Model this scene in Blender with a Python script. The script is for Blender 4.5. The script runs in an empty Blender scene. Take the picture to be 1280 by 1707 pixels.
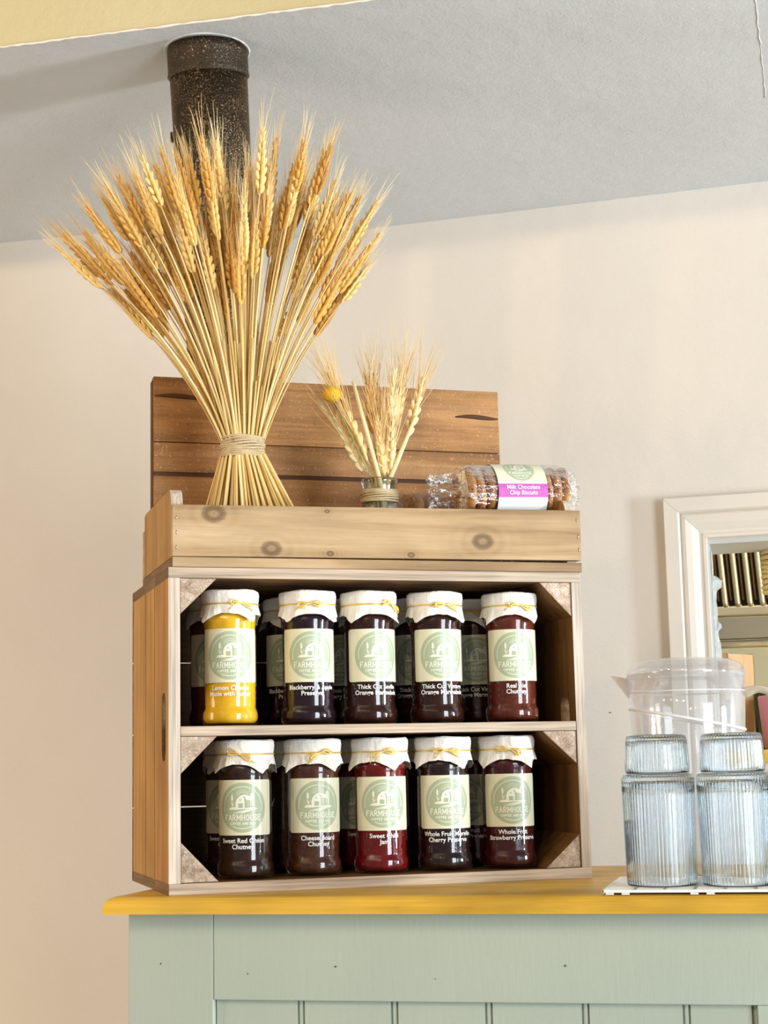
import bpy, bmesh, math, random
from math import sin, cos, pi, radians, sqrt, atan2
from mathutils import Vector, Matrix

S = bpy.context.scene
COL = S.collection

# ------------------------------------------------------------------ camera
F_PX, YAW, PITCH, ROLL, CAM_Z = 2765.66, .2260, .1533, -.0217, .1323
cam = bpy.data.cameras.new('camera'); camo = bpy.data.objects.new('camera', cam); COL.objects.link(camo)
_f = Vector((-sin(YAW)*cos(PITCH), cos(YAW)*cos(PITCH), sin(PITCH)))
_r0 = Vector((cos(YAW), sin(YAW), 0)); _u0 = _r0.cross(_f)
_r = cos(ROLL)*_r0 + sin(ROLL)*_u0; _u = -sin(ROLL)*_r0 + cos(ROLL)*_u0
_m = Matrix((_r, _u, -_f)).transposed().to_4x4(); _m.translation = Vector((0, 0, CAM_Z))
camo.matrix_world = _m
cam.sensor_fit = 'VERTICAL'; cam.sensor_height = 36; cam.lens = 36*F_PX/1707
cam.clip_start = .05; cam.clip_end = 50
S.camera = camo

# ------------------------------------------------------------------ view, world, lights
S.view_settings.view_transform = 'Standard'; S.view_settings.look = 'None'
S.view_settings.gamma = 1; S.view_settings.use_curve_mapping = False
S.view_settings.exposure = 0.36
W = bpy.data.worlds.new('World'); S.world = W; W.use_nodes = True
W.node_tree.nodes['Background'].inputs[0].default_value = (.93, .91, .88, 1)
W.node_tree.nodes['Background'].inputs[1].default_value = .19

def area(name, loc, target, sx, sy, power, color):
    l = bpy.data.lights.new(name, 'AREA'); l.shape = 'RECTANGLE'; l.size = sx; l.size_y = sy
    l.energy = power; l.color = color
    o = bpy.data.objects.new(name, l); COL.objects.link(o); o.location = loc
    o.rotation_euler = (Vector(target)-Vector(loc)).to_track_quat('-Z', 'Y').to_euler()
    return o
def point(name, loc, power, color, r=.03):
    l = bpy.data.lights.new(name, 'POINT'); l.energy = power; l.color = color; l.shadow_soft_size = r
    o = bpy.data.objects.new(name, l); COL.objects.link(o); o.location = loc
    return o
area('window_light_front', (2.45, -.55, .15), (-.45, 1.9, .15), 1.15, 1.9, 84, (.84, .93, 1.0))
area('window_light_side', (3.0, 1.55, .10), (-.6, 2.1, .7), .34, .8, 84, (.86, .93, 1.0))
for i, (x, y) in enumerate([(-1.9, .2), (-1.35, -.1), (-.8, -.4), (-.25, -.7)]):
    point('pendant_bulb_light', (x, y, 1.25), 20, (1, .74, .45), .035)
area('added_fill_left', (-3.1, .4, .25), (-.9, 2.4, .2), .9, 1.6, 21, (1, .86, .70))  # unseen source, added to warm the left wall and crate side
point('floor_lamp_light', (-1.9, 2.25, -.62), 6, (1, .66, .32), .12)
point('kitchen_light', (.55, 3.35, .95), 30, (1, .92, .70), .08)

# ------------------------------------------------------------------ materials
MATS = {}
def newmat(name):
    m = bpy.data.materials.new(name); m.use_nodes = True
    nt = m.node_tree; nt.nodes.clear()
    out = nt.nodes.new('ShaderNodeOutputMaterial')
    MATS[name] = m
    return m, nt, out
def lk(nt, a, b): nt.links.new(a, b)
def N(nt, t, **kw):
    n = nt.nodes.new(t)
    for k, v in kw.items(): setattr(n, k, v)
    return n
def noise(nt, vec, scale, detail=3, rough=.5, dist=0):
    n = N(nt, 'ShaderNodeTexNoise'); n.inputs['Scale'].default_value = scale
    n.inputs['Detail'].default_value = detail; n.inputs['Roughness'].default_value = rough
    n.inputs['Distortion'].default_value = dist
    if vec is not None: lk(nt, vec, n.inputs['Vector'])
    return n.outputs['Fac']
def ramp(nt, fac, stops):
    r = N(nt, 'ShaderNodeValToRGB'); e = r.color_ramp.elements
    while len(e) < len(stops): e.new(.5)
    for el, (p, c) in zip(e, stops):
        el.position = p; el.color = (c[0], c[1], c[2], 1) if not isinstance(c, (int, float)) else (c, c, c, 1)
    lk(nt, fac, r.inputs[0]); return r.outputs[0]
def mixc(nt, fac, a, b, mode='MIX'):
    n = N(nt, 'ShaderNodeMix', data_type='RGBA', blend_type=mode)
    for s, v in ((n.inputs[0], fac), (n.inputs[6], a), (n.inputs[7], b)):
        if hasattr(v, 'links') or hasattr(v, 'is_linked'): lk(nt, v, s)
        elif isinstance(v, (int, float)): s.default_value = v
        else: s.default_value = (v[0], v[1], v[2], 1)
    return n.outputs[2]
def math_(nt, op, a, b=None, c=None):
    n = N(nt, 'ShaderNodeMath', operation=op)
    for i, v in enumerate((a, b, c)):
        if v is None: continue
        if hasattr(v, 'is_linked'): lk(nt, v, n.inputs[i])
        else: n.inputs[i].default_value = v
    return n.outputs[0]
def bsdf(nt, out, color=None, rough=.5, metal=0, bump=None, bstr=.3, bdist=.002, **kw):
    p = N(nt, 'ShaderNodeBsdfPrincipled')
    if color is not None:
        if hasattr(color, 'is_linked'): lk(nt, color, p.inputs['Base Color'])
        else: p.inputs['Base Color'].default_value = (*color, 1)
    if hasattr(rough, 'is_linked'): lk(nt, rough, p.inputs['Roughness'])
    else: p.inputs['Roughness'].default_value = rough
    p.inputs['Metallic'].default_value = metal
    for k, v in kw.items(): p.inputs[k.replace('_', ' ')].default_value = v
    if bump is not None:
        b = N(nt, 'ShaderNodeBump'); b.inputs['Strength'].default_value = bstr; b.inputs['Distance'].default_value = bdist
        lk(nt, bump, b.inputs['Height']); lk(nt, b.outputs[0], p.inputs['Normal'])
    lk(nt, p.outputs[0], out.inputs[0]); return p
def simple(name, color, rough=.5, metal=0, **kw):
    m, nt, out = newmat(name); bsdf(nt, out, color, rough, metal, **kw); return m
def objco(nt, scale=(1, 1, 1), rot=(0, 0, 0)):
    t = N(nt, 'ShaderNodeTexCoord'); mp = N(nt, 'ShaderNodeMapping')
    mp.inputs['Scale'].default_value = scale; mp.inputs['Rotation'].default_value = rot
    lk(nt, t.outputs['Object'], mp.inputs[0]); return t.outputs['Object'], mp.outputs[0]

def plaster(name, c1, c2, bstr=.25):
    m, nt, out = newmat(name)
    raw, v = objco(nt)
    a = noise(nt, v, 2.2, 3, .55); col = ramp(nt, a, [(.3, c1), (.7, c2)])
    b1 = noise(nt, v, 230, 4, .65); b2 = noise(nt, v, 26, 4, .6)
    h = math_(nt, 'ADD', math_(nt, 'MULTIPLY', b1, .35), b2)
    bsdf(nt, out, col, .75, 0, bump=h, bstr=bstr, bdist=.004, Specular_IOR_Level=.25)
    return m

def wood(name, c_dark, c_mid, c_light, axis=0, rough=.6, knots=(), speck=.0, var=.10, fine=1.0, streak=.5):
    """plank wood with grain running along local axis; knots = (x, y, z, radius)"""
    m, nt, out = newmat(name)
    raw, _ = objco(nt)
    oi = N(nt, 'ShaderNodeObjectInfo')
    off = N(nt, 'ShaderNodeVectorMath', operation='SCALE'); off.inputs[0].default_value = (3.1, 5.7, 7.3)
    lk(nt, oi.outputs['Random'], off.inputs['Scale'])
    base = N(nt, 'ShaderNodeVectorMath', operation='ADD'); lk(nt, raw, base.inputs[0]); lk(nt, off.outputs[0], base.inputs[1])
    kd = None; warp = raw
    for (kx, ky, kz, kr) in knots:
        sub = N(nt, 'ShaderNodeVectorMath', operation='SUBTRACT'); lk(nt, raw, sub.inputs[0]); sub.inputs[1].default_value = (kx, ky, kz)
        mp = N(nt, 'ShaderNodeVectorMath', operation='MULTIPLY'); lk(nt, sub.outputs[0], mp.inputs[0])
        sc = [1/kr]*3; sc[axis] = .72/kr; sc[1] = 0 if axis != 1 else sc[1]
        mp.inputs[1].default_value = sc
        ln = N(nt, 'ShaderNodeVectorMath', operation='LENGTH'); lk(nt, mp.outputs[0], ln.inputs[0])
        kd = ln.outputs['Value'] if kd is None else math_(nt, 'MINIMUM', kd, ln.outputs['Value'])
    mp = N(nt, 'ShaderNodeMapping'); lk(nt, base.outputs[0], mp.inputs[0])
    s = [34*fine]*3; s[axis] = 2.2; mp.inputs['Scale'].default_value = s
    g1 = noise(nt, mp.outputs[0], 1.0, 5, .6, .6)
    mp2 = N(nt, 'ShaderNodeMapping'); lk(nt, base.outputs[0], mp2.inputs[0])
    s = [260*fine]*3; s[axis] = 9; mp2.inputs['Scale'].default_value = s
    g2 = noise(nt, mp2.outputs[0], 1.0, 3, .6)
    fac = g1
    if kd is not None:
        bend = math_(nt, 'DIVIDE', .28, math_(nt, 'ADD', math_(nt, 'MULTIPLY', kd, kd), 1.0))
        ring = math_(nt, 'MULTIPLY', math_(nt, 'SINE', math_(nt, 'MULTIPLY', kd, 7.0)), math_(nt, 'DIVIDE', .07, math_(nt, 'ADD', math_(nt, 'MULTIPLY', kd, kd), .5)))
        fac = math_(nt, 'ADD', math_(nt, 'SUBTRACT', g1, math_(nt, 'MULTIPLY', bend, .5)), ring)
    col = ramp(nt, fac, [(.28, c_dark), (.48, c_mid), (.72, c_light)])
    fine_ = ramp(nt, g2, [(.3, 1-streak*.45), (.6, 1.0)])
    col = mixc(nt, 1.0, col, fine_, 'MULTIPLY')
    big = noise(nt, base.outputs[0], 9, 2, .5)
    col = mixc(nt, 1.0, col, ramp(nt, big, [(.3, 1-var*2), (.7, 1+var)]), 'MULTIPLY')
    if speck:
        sp = noise(nt, base.outputs[0], 330, 3, .7)
        col = mixc(nt, ramp(nt, sp, [(.60, 0.0), (.70, speck)]), col, [min(1, c*1.75) for c in c_light])
        sp2 = noise(nt, base.outputs[0], 190, 3, .7)
        col = mixc(nt, ramp(nt, sp2, [(.62, 0.0), (.72, speck)]), col, [c*.45 for c in c_dark])
    if kd is not None:
        k = ramp(nt, math_(nt, 'ADD', kd, math_(nt, 'MULTIPLY', g2, .25)), [(.0, .0), (.22, .75), (.62, .25), (1.0, .75), (1.2, 1.0)])
        col = mixc(nt, k, [c*.45 for c in c_dark], col)
    bsdf(nt, out, col, rough, 0, bump=math_(nt, 'ADD', g2, math_(nt, 'MULTIPLY', g1, .6)), bstr=.45, bdist=.0009, Specular_IOR_Level=.3)
    return m

def clear_film(name, tint=(1, 1, 1), edge=.55, base=.05, rough=.03, bumpscale=0, bstr=.5, mult=1.15):
    """thin clear glass or plastic: lets light through, reflects by facing angle"""
    m, nt, out = newmat(name)
    tr = N(nt, 'ShaderNodeBsdfTransparent'); tr.inputs[0].default_value = (*tint, 1)
    gl = N(nt, 'ShaderNodeBsdfGlossy'); gl.inputs['Roughness'].default_value = rough
    gl.inputs[0].default_value = (1, 1, 1, 1)
    fr = N(nt, 'ShaderNodeFresnel'); fr.inputs['IOR'].default_value = 1.5
    if bumpscale:
        raw, v = objco(nt); h = noise(nt, v, bumpscale, 3, .6, .5)
        b = N(nt, 'ShaderNodeBump'); b.inputs['Strength'].default_value = bstr; b.inputs['Distance'].default_value = .003
        lk(nt, h, b.inputs['Height']); lk(nt, b.outputs[0], gl.inputs['Normal']); lk(nt, b.outputs[0], fr.inputs['Normal'])
    f = math_(nt, 'MINIMUM', math_(nt, 'ADD', math_(nt, 'MULTIPLY', fr.outputs[0], mult), base), edge)
    mx = N(nt, 'ShaderNodeMixShader'); lk(nt, f, mx.inputs[0]); lk(nt, tr.outputs[0], mx.inputs[1]); lk(nt, gl.outputs[0], mx.inputs[2])
    lk(nt, mx.outputs[0], out.inputs[0]); return m

M_WALL = plaster('wall plaster', (.655, .595, .52), (.70, .64, .565))
M_SOFFIT = plaster('ceiling plaster', (.58, .60, .605), (.625, .645, .645), .5)
M_UPPER = plaster('upper wall cream yellow', (.62, .54, .31), (.66, .58, .35), .4)  # cream-yellow colour for the wall above the soffit
M_FLOOR = plaster('grey floor tile', (.30, .30, .30), (.36, .36, .355))
def painted(name, c1, c2):
    m, nt, out = newmat(name); raw, v = objco(nt, (40, 40, 6))
    a = noise(nt, v, 4, 5, .7); a2 = noise(nt, raw, 6, 2)
    bsdf(nt, out, ramp(nt, a2, [(.3, c1), (.7, c2)]), .5, 0, bump=a, bstr=.35, bdist=.0009); return m
M_SAGE = painted('sage paint', (.395, .455, .385), (.43, .485, .405))
M_TRIM = painted('cream gloss paint', (.66, .60, .52), (.70, .64, .555))
M_TOP = wood('varnished pine worktop', (.54, .30, .03), (.71, .42, .045), (.80, .50, .08), 0, rough=.45, streak=.2, var=.12, knots=((.23, 0, -.012, .010),))
M_TOP.node_tree.nodes['Principled BSDF'].inputs['Coat Weight'].default_value = .08
PAL = dict(c_dark=(.30, .185, .095), c_mid=(.47, .33, .195), c_light=(.60, .455, .29))
M_CRATE = wood('crate stained shaded pine along', (.10, .045, .014), (.19, .090, .028), (.27, .14, .05), 0)  # brown stain, darkened further to put the crate's inner shade into it
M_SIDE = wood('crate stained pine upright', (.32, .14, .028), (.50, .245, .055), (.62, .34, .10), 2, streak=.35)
M_INNER = wood('crate shaded inner face', (.085, .038, .010), (.16, .075, .020), (.22, .11, .035), 2, streak=.35)  # side wood darkened in colour for the shade inside the crate
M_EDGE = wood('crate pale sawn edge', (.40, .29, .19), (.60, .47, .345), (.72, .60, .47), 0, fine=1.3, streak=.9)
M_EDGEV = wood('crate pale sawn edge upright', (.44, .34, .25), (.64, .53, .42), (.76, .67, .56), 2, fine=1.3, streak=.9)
M_ENDGRAIN = wood('crate dark end grain', (.13, .065, .02), (.24, .125, .045), (.33, .19, .075), 1, fine=2, streak=1)
M_BLOCK = wood('rough corner block end grain', (.32, .21, .135), (.56, .41, .29), (.78, .63, .50), 1, fine=2.2, streak=1, speck=.5, var=.2)
M_TRAY = wood('tray front board', (.26, .15, .062), (.44, .29, .145), (.57, .41, .235), 0, streak=.25,
              knots=((.1185, 0, .3838, .0105), (.3757, 0, .3965, .0115), (.052, 0, .4225, .012), (.185, 0, .4285, .003), (.188, 0, .379, .004), (.286, 0, .379, .004)))
M_TRAYEND = wood('tray end board', (.28, .13, .03), (.43, .22, .06), (.54, .30, .095), 2, streak=.35)
M_BOARD = wood('weathered brown plank', (.21, .088, .028), (.41, .20, .068), (.60, .335, .145), 0, streak=.5, speck=.45, var=.16)
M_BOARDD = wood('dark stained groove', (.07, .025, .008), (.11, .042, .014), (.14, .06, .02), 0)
M_STEEL = simple('staple steel', (.75, .72, .66), .3, 1)

def pipe_mat(name='black flue enamel', sh=0, met=.75, k=1.0):
    m, nt, out = newmat(name); raw, v = objco(nt)
    n1 = noise(nt, raw, 75, 4, .7); n2 = noise(nt, raw, 210, 3, .7)
    n3 = noise(nt, raw, 420, 2, .6); n4 = noise(nt, raw, 22, 3, .6)
    sp = math_(nt, 'ADD', n3, math_(nt, 'MULTIPLY', math_(nt, 'SUBTRACT', n4, .5), .35))
    col = ramp(nt, sp, [(.45+sh, (.030*k, .021*k, .013*k)), (.60+sh, (.13*k, .085*k, .05*k)), (.72+sh, (.60, .42, .24))])  # mottled flecks; the palest gold puts glints of light into the colour
    p = bsdf(nt, out, col, .30, met, bump=math_(nt, 'ADD', n2, n3), bstr=1.0, bdist=.0011, Specular_IOR_Level=1.0, Specular_Tint=(1, .82, .62, 1))
    return m
M_PIPE = pipe_mat()
M_COLLAR = pipe_mat('dark collar enamel', .05, .5, .45)
M_RING = simple('black collar band', (.011, .008, .005), .45, Specular_IOR_Level=.3)

def straw(name, stops, rough=.5, sc=60):
    m, nt, out = newmat(name); oi = N(nt, 'ShaderNodeObjectInfo'); raw, v = objco(nt)
    n = noise(nt, raw, sc, 2)
    f = math_(nt, 'ADD', math_(nt, 'MULTIPLY', oi.outputs['Random'], .7), math_(nt, 'MULTIPLY', n, .35))
    bsdf(nt, out, ramp(nt, f, stops), rough, 0, Specular_IOR_Level=.4); return m
M_STALK = straw('wheat stalk', [(.15, (.50, .28, .07)), (.45, (.76, .52, .18)), (.85, (.86, .70, .36))], .42, 25)
M_EAR = straw('wheat ear', [(.15, (.50, .235, .038)), (.5, (.74, .43, .095)), (.85, (.90, .66, .25))], .55)
M_AWN = straw('wheat awn', [(.2, (.84, .56, .22)), (.8, (.93, .76, .44))], .5)
M_PALE = straw('pale dried wheat', [(.15, (.76, .56, .24)), (.8, (.90, .78, .48))], .55)
M_BROWNEAR = straw('brown dried wheat', [(.15, (.60, .30, .07)), (.8, (.74, .42, .13))], .55)
M_REED = simple('pale green reed', (.78, .70, .38), .4)
M_TWINE = wood('jute twine', (.42, .29, .14), (.62, .47, .27), (.74, .60, .38), 0, fine=6, streak=.7)
M_YELLOW = None
def yellow():
    m, nt, out = newmat('yellow billy button'); raw, v = objco(nt)
    vo = N(nt, 'ShaderNodeTexVoronoi'); vo.inputs['Scale'].default_value = 650; lk(nt, raw, vo.inputs['Vector'])
    bsdf(nt, out, ramp(nt, vo.outputs['Distance'], [(.0, (.88, .60, .03)), (.8, (.62, .33, .01))]), .7, 0, bump=vo.outputs['Distance'], bstr=.8, bdist=-.001)
    return m
M_YELLOW = yellow()
M_GLASS = clear_film('clear jar glass', (1, 1, 1), .45, -.018, .02, mult=1.6)
M_VASE = clear_film('clear vase glass', (.93, .95, .90), .8, .05, .03)
def contents(name, c1, c2, rough=.25, coat=.0):
    m, nt, out = newmat(name); raw, v = objco(nt)
    n = noise(nt, raw, 120, 4, .65, .4)
    p = bsdf(nt, out, ramp(nt, n, [(.35, c1), (.65, c2)]), rough, 0, Specular_IOR_Level=.15); return m
M_PAPER = None
def paper():
    m, nt, out = newmat('white paper cover'); raw, v = objco(nt)
    n = noise(nt, raw, 55, 2, .5, .8)
    p = bsdf(nt, out, (.86, .83, .76), .65, 0, bump=n, bstr=.5, bdist=.004); return m
M_PAPER = paper()
M_GOLD = simple('gold elastic cord', (.88, .66, .20), .35, .55)
M_CREAM = simple('cream label paper', (.76, .74, .54), .45, Coat_Weight=.4, Coat_Roughness=.15)
M_SAGEINK = simple('sage green ink', (.42, .49, .32), .45, Coat_Weight=.4, Coat_Roughness=.15)
M_INK = simple('pale print', (.84, .85, .72), .5)
M_WHITE = simple('white print', (.90, .90, .88), .45)
M_MAGENTA = simple('magenta print', (.52, .075, .40), .5)
M_LABELW = simple('white label paper', (.80, .83, .80), .5)

# ------------------------------------------------------------------ mesh helpers
class MB:
    def __init__(s): s.v = []; s.f = []; s.m = []; s.sm = []
    def add(s, vs, fs, mi=0, smooth=False):
        o = len(s.v); s.v += [tuple(v) for v in vs]
        for f in fs: s.f.append(tuple(i+o for i in f)); s.m.append(mi); s.sm.append(smooth)
    def box(s, a, b, mi=0, mis=None):
        x0, y0, z0 = a; x1, y1, z1 = b
        vs = [(x0, y0, z0), (x1, y0, z0), (x1, y1, z0), (x0, y1, z0), (x0, y0, z1), (x1, y0, z1), (x1, y1, z1), (x0, y1, z1)]
        fs = [(0, 3, 2, 1), (4, 5, 6, 7), (0, 1, 5, 4), (1, 2, 6, 5), (2, 3, 7, 6), (3, 0, 4, 7)]   # bottom top front right back left
        for i, f in enumerate(fs): s.add([vs[k] for k in f], [(0, 1, 2, 3)], mis[i] if mis else mi)
    def lathe(s, prof, n=32, mi=0, smooth=True, c=(0, 0, 0), rib=None, closed=False):
        vs = []; fs = []
        for (r, z) in prof:
            for k in range(n):
                a = 2*pi*k/n; rr = r + (rib(a, r, z) if rib else 0)
                vs.append((c[0]+rr*cos(a), c[1]+rr*sin(a), c[2]+z))
        m = len(prof)
        for i in range(m-1 + (1 if closed else 0)):
            j = (i+1) % m
            for k in range(n):
                l = (k+1) % n; fs.append((i*n+k, i*n+l, j*n+l, j*n+k))
        s.add(vs, fs, mi, smooth)
        if not closed:
            for i, rev in ((0, True), (m-1, False)):
                if prof[i][0] > 1e-5 and (prof[i][0] < 0): pass
    def disc(s, r, z, n=32, mi=0, up=True, c=(0, 0)):
        vs = [(c[0]+r*cos(2*pi*k/n), c[1]+r*sin(2*pi*k/n), z) for k in range(n)]
        s.add(vs, [tuple(range(n)) if up else tuple(range(n))[::-1]], mi)
    def tube(s, pts, r, n=6, mi=0, caps=True, smooth=True):
        pts = [Vector(p) for p in pts]; rs = r if isinstance(r, (list, tuple)) else [r]*len(pts)
        t0 = (pts[1]-pts[0]).normalized(); ref = Vector((0, 0, 1)) if abs(t0.z) < .9 else Vector((1, 0, 0))
        u = t0.cross(ref).normalized(); vs = []; fs = []
        for i, p in enumerate(pts):
            t = (pts[min(i+1, len(pts)-1)]-pts[max(i-1, 0)])
            if t.length < 1e-9: t = t0
            t.normalize(); u = (u - t*u.dot(t)); u = u.normalized() if u.length > 1e-9 else t.orthogonal().normalized()
            w = t.cross(u)
            for k in range(n): a = 2*pi*k/n; vs.append(p+rs[i]*(u*cos(a)+w*sin(a)))
        for i in range(len(pts)-1):
            for k in range(n): l = (k+1) % n; fs.append((i*n+k, i*n+l, (i+1)*n+l, (i+1)*n+k))
        if caps: fs.append(tuple(range(n))[::-1]); fs.append(tuple(range((len(pts)-1)*n, len(pts)*n)))
        s.add(vs, fs, mi, smooth)
    def prism(s, poly, a, b, axis=1, mi=0, mis=(None, None)):
        """extrude a 2D polygon (in the two other axes) from a to b along axis"""
        def P(p, t):
            q = list(p); q.insert(axis, t); return tuple(q)
        n = len(poly); vs = [P(p, a) for p in poly]+[P(p, b) for p in poly]
        s.add(vs, [(k, (k+1) % n, n+(k+1) % n, n+k) for k in range(n)], mi)
        s.add(vs[:n], [tuple(range(n))], mi if mis[0] is None else mis[0])
        s.add(vs[n:], [tuple(range(n))[::-1]], mi if mis[1] is None else mis[1])
    def ellipsoid(s, c, d, length, w, t, side, n=7, m=5, mi=0):
        d = Vector(d).normalized(); side = Vector(side); side = (side-d*side.dot(d)).normalized(); up = d.cross(side)
        vs = []; fs = []; c = Vector(c)
        for i in range(m+1):
            ph = pi*i/m; rr = sin(ph)**.8 if 0 < i < m else .001
            for k in range(n):
                a = 2*pi*k/n; vs.append(c+d*(-cos(ph)*length/2)+side*(cos(a)*rr*w/2)+up*(sin(a)*rr*t/2))
        for i in range(m):
            for k in range(n): l = (k+1) % n; fs.append((i*n+k, i*n+l, (i+1)*n+l, (i+1)*n+k))
        s.add(vs, fs, mi, True)
    def mesh(s, name, mats):
        me = bpy.data.meshes.new(name); me.from_pydata(s.v, [], s.f)
        for m in (mats if isinstance(mats, (list, tuple)) else [mats]): me.materials.append(m)
        me.polygons.foreach_set('material_index', s.m); me.polygons.foreach_set('use_smooth', s.sm)
        bm = bmesh.new(); bm.from_mesh(me); bmesh.ops.remove_doubles(bm, verts=bm.verts, dist=1e-6)
        bmesh.ops.recalc_face_normals(bm, faces=bm.faces); bm.to_mesh(me); bm.free(); me.update(); return me
    def build(s, name, mats, parent=None, bevel=0, loc=None, rot=None):
        return link(name, s.mesh(name, mats), parent, bevel, loc, rot)
def link(name, me, parent=None, bevel=0, loc=None, rot=None):
    o = bpy.data.objects.new(name, me); COL.objects.link(o)
    if parent: o.parent = parent
    if loc is not None: o.location = loc
    if rot is not None: o.rotation_euler = rot
    if bevel:
        b = o.modifiers.new('bevel', 'BEVEL'); b.width = bevel; b.segments = 2; b.limit_method = 'ANGLE'; b.angle_limit = radians(40)
    return o
def tag(o, label=None, cat=None, group=None, kind=None):
    if label: o['label'] = label
    if cat: o['category'] = cat
    if group: o['group'] = group
    if kind: o['kind'] = kind
    return o
def empty(name, label, cat, loc=(0, 0, 0), rz=0, group=None):
    o = bpy.data.objects.new(name, None); COL.objects.link(o); o.empty_display_size = .02
    o.location = loc; o.rotation_euler = (0, 0, rz); return tag(o, label, cat, group)
def struct(o): o['kind'] = 'structure'; return o

# crate frame: x along its front, y into its depth, z up from the worktop
A = .5171; O = Vector((-.6519, 1.7484, 0))
EX = Vector((cos(A), sin(A), 0)); GY = Vector((-sin(A), cos(A), 0))
def L(u, v, z): return O+EX*u+GY*v+Vector((0, 0, z))

# ------------------------------------------------------------------ the room
FLOOR = -.90
m = MB(); m.box((-4.5, -3, FLOOR-.05), (4.5, 5, FLOOR)); struct(m.build('floor', M_FLOOR))
# left stretch of the wall (stands a little forward) and the right stretch with the serving hatch
XC = -.93
def yr(x, off=0): return 2.8509-.0697*x-off
m = MB(); m.prism([(-4.5, 2.778), (XC, 2.778), (XC, 3.05), (-4.5, 3.05)], FLOOR, 2.3, 2); struct(m.build('wall_left', M_WALL))
HX0, HX1, HZ0, HZ1 = -.0935, .85, .150, .506
m = MB(); T = .15
def wseg(x0, x1, z0, z1): m.prism([(x0, yr(x0)), (x1, yr(x1)), (x1, yr(x1)+T), (x0, yr(x0)+T)], z0, z1, 2)
wseg(XC, HX0, FLOOR, 1.13); wseg(HX1, 3.2, FLOOR, 1.13); wseg(HX0, HX1, FLOOR, HZ0-.022); wseg(HX0, HX1, HZ1, 1.13)
struct(m.build('wall_back', M_WALL))
m = MB(); m.box((-4.5, 1.9946, 1.1273), (4.5, 3.3, 1.25)); 
struct(m.build('ceiling', M_SOFFIT))
m = MB(); m.box((-4.5, 1.9940, 1.1285), (4.5, 2.10, 2.3)); struct(m.build('wall_upper', M_UPPER))
# worn white plaster lip along the soffit edge
m = MB(); random.seed(5); pts = []
for i in range(220):
    x = -1.6+i*.01; pts.append((x, 1.9935, 1.1277+random.uniform(-.0006, .0006)))
m.tube(pts, [.0010+random.random()*.0016 for _ in pts], 5); struct(m.build('trim_1', simple('chipped plaster edge', (.82, .78, .68), .8)))
# hatch architrave, mitred
prof = [(0, 0), (0, .020), (.0015, .0215), (.024, .0215), (.027, .017), (.0275, .0135), (.031, .0165), (.036, .0175), (.046, .0150), (.054, .0110), (.058, .0085), (.063, .0085), (.0645, .0100), (.0700, .0100), (.0710, .0085), (.0710, 0)]
AW = .0700; AX = -.1640; AZ = .5785
def ap(x, z, d): return (x, yr(x, d), z)
m = MB(); vs = []; n = len(prof)
for (w_, d) in prof: vs.append(ap(AX+w_, HZ0-.05, d))
for (w_, d) in prof: vs.append(ap(AX+w_, AZ-w_, d))
m.add(vs, [(k, k+1, n+k+1, n+k) for k in range(n-1)])
struct(m.build('trim_2', M_TRIM))
m = MB(); vs = []
for (w_, d) in prof: vs.append(ap(AX+w_+.0002, AZ-w_+.0002, d))
for (w_, d) in prof: vs.append(ap(HX1+.07-w_, AZ-w_+.0002, d))
m.add(vs, [(k, k+1, n+k+1, n+k) for k in range(n-1)])
struct(m.build('trim_3', M_TRIM))
# hatch lining
M_LINING = painted('hatch lining paint', (.47, .49, .47), (.52, .54, .52))
m = MB()
m.prism([(HX0, yr(HX0)), (HX0+.004, yr(HX0)), (HX0+.004, yr(HX0)+T), (HX0, yr(HX0)+T)], HZ0, HZ1, 2)
m.prism([(HX0, yr(HX0)), (HX1, yr(HX1)), (HX1, yr(HX1)+T), (HX0, yr(HX0)+T)], HZ1-.008, HZ1+.0005, 2)
struct(m.build('window_1', M_LINING))
m = MB(); m.prism([(HX0-.0, yr(HX0)-.012), (HX1, yr(HX1)-.012), (HX1, yr(HX1)+.42), (HX0, yr(HX0)+.42)], HZ0-.022, HZ0-.0005, 2)
tag(m.build('serving_shelf', M_TOP, bevel=.002), 'varnished wooden serving ledge running through the wall hatch', 'shelf')
# small marks on the wall
for p, r in (((-.2707, yr(-.2707, .0006), .2182), .0012),):
    m = MB(); m.ellipsoid(p, (0, 1, 0), .0012, r*2, r*2, (1, 0, 0)); struct(m.build('trim_4', simple('nail hole', (.06, .04, .03), .8)))
# thin raised crack line in the ceiling plaster
m = MB(); random.seed(3); pts = []
for i in range(26):
    t = i/25; pts.append((.0300+.011*t+random.uniform(-.001, .001), 2.13+.34*t, 1.1272))
m.tube(pts, [.0003+random.random()*.0009 for _ in pts], 5); struct(m.build('trim_5', M_SOFFIT))

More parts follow.
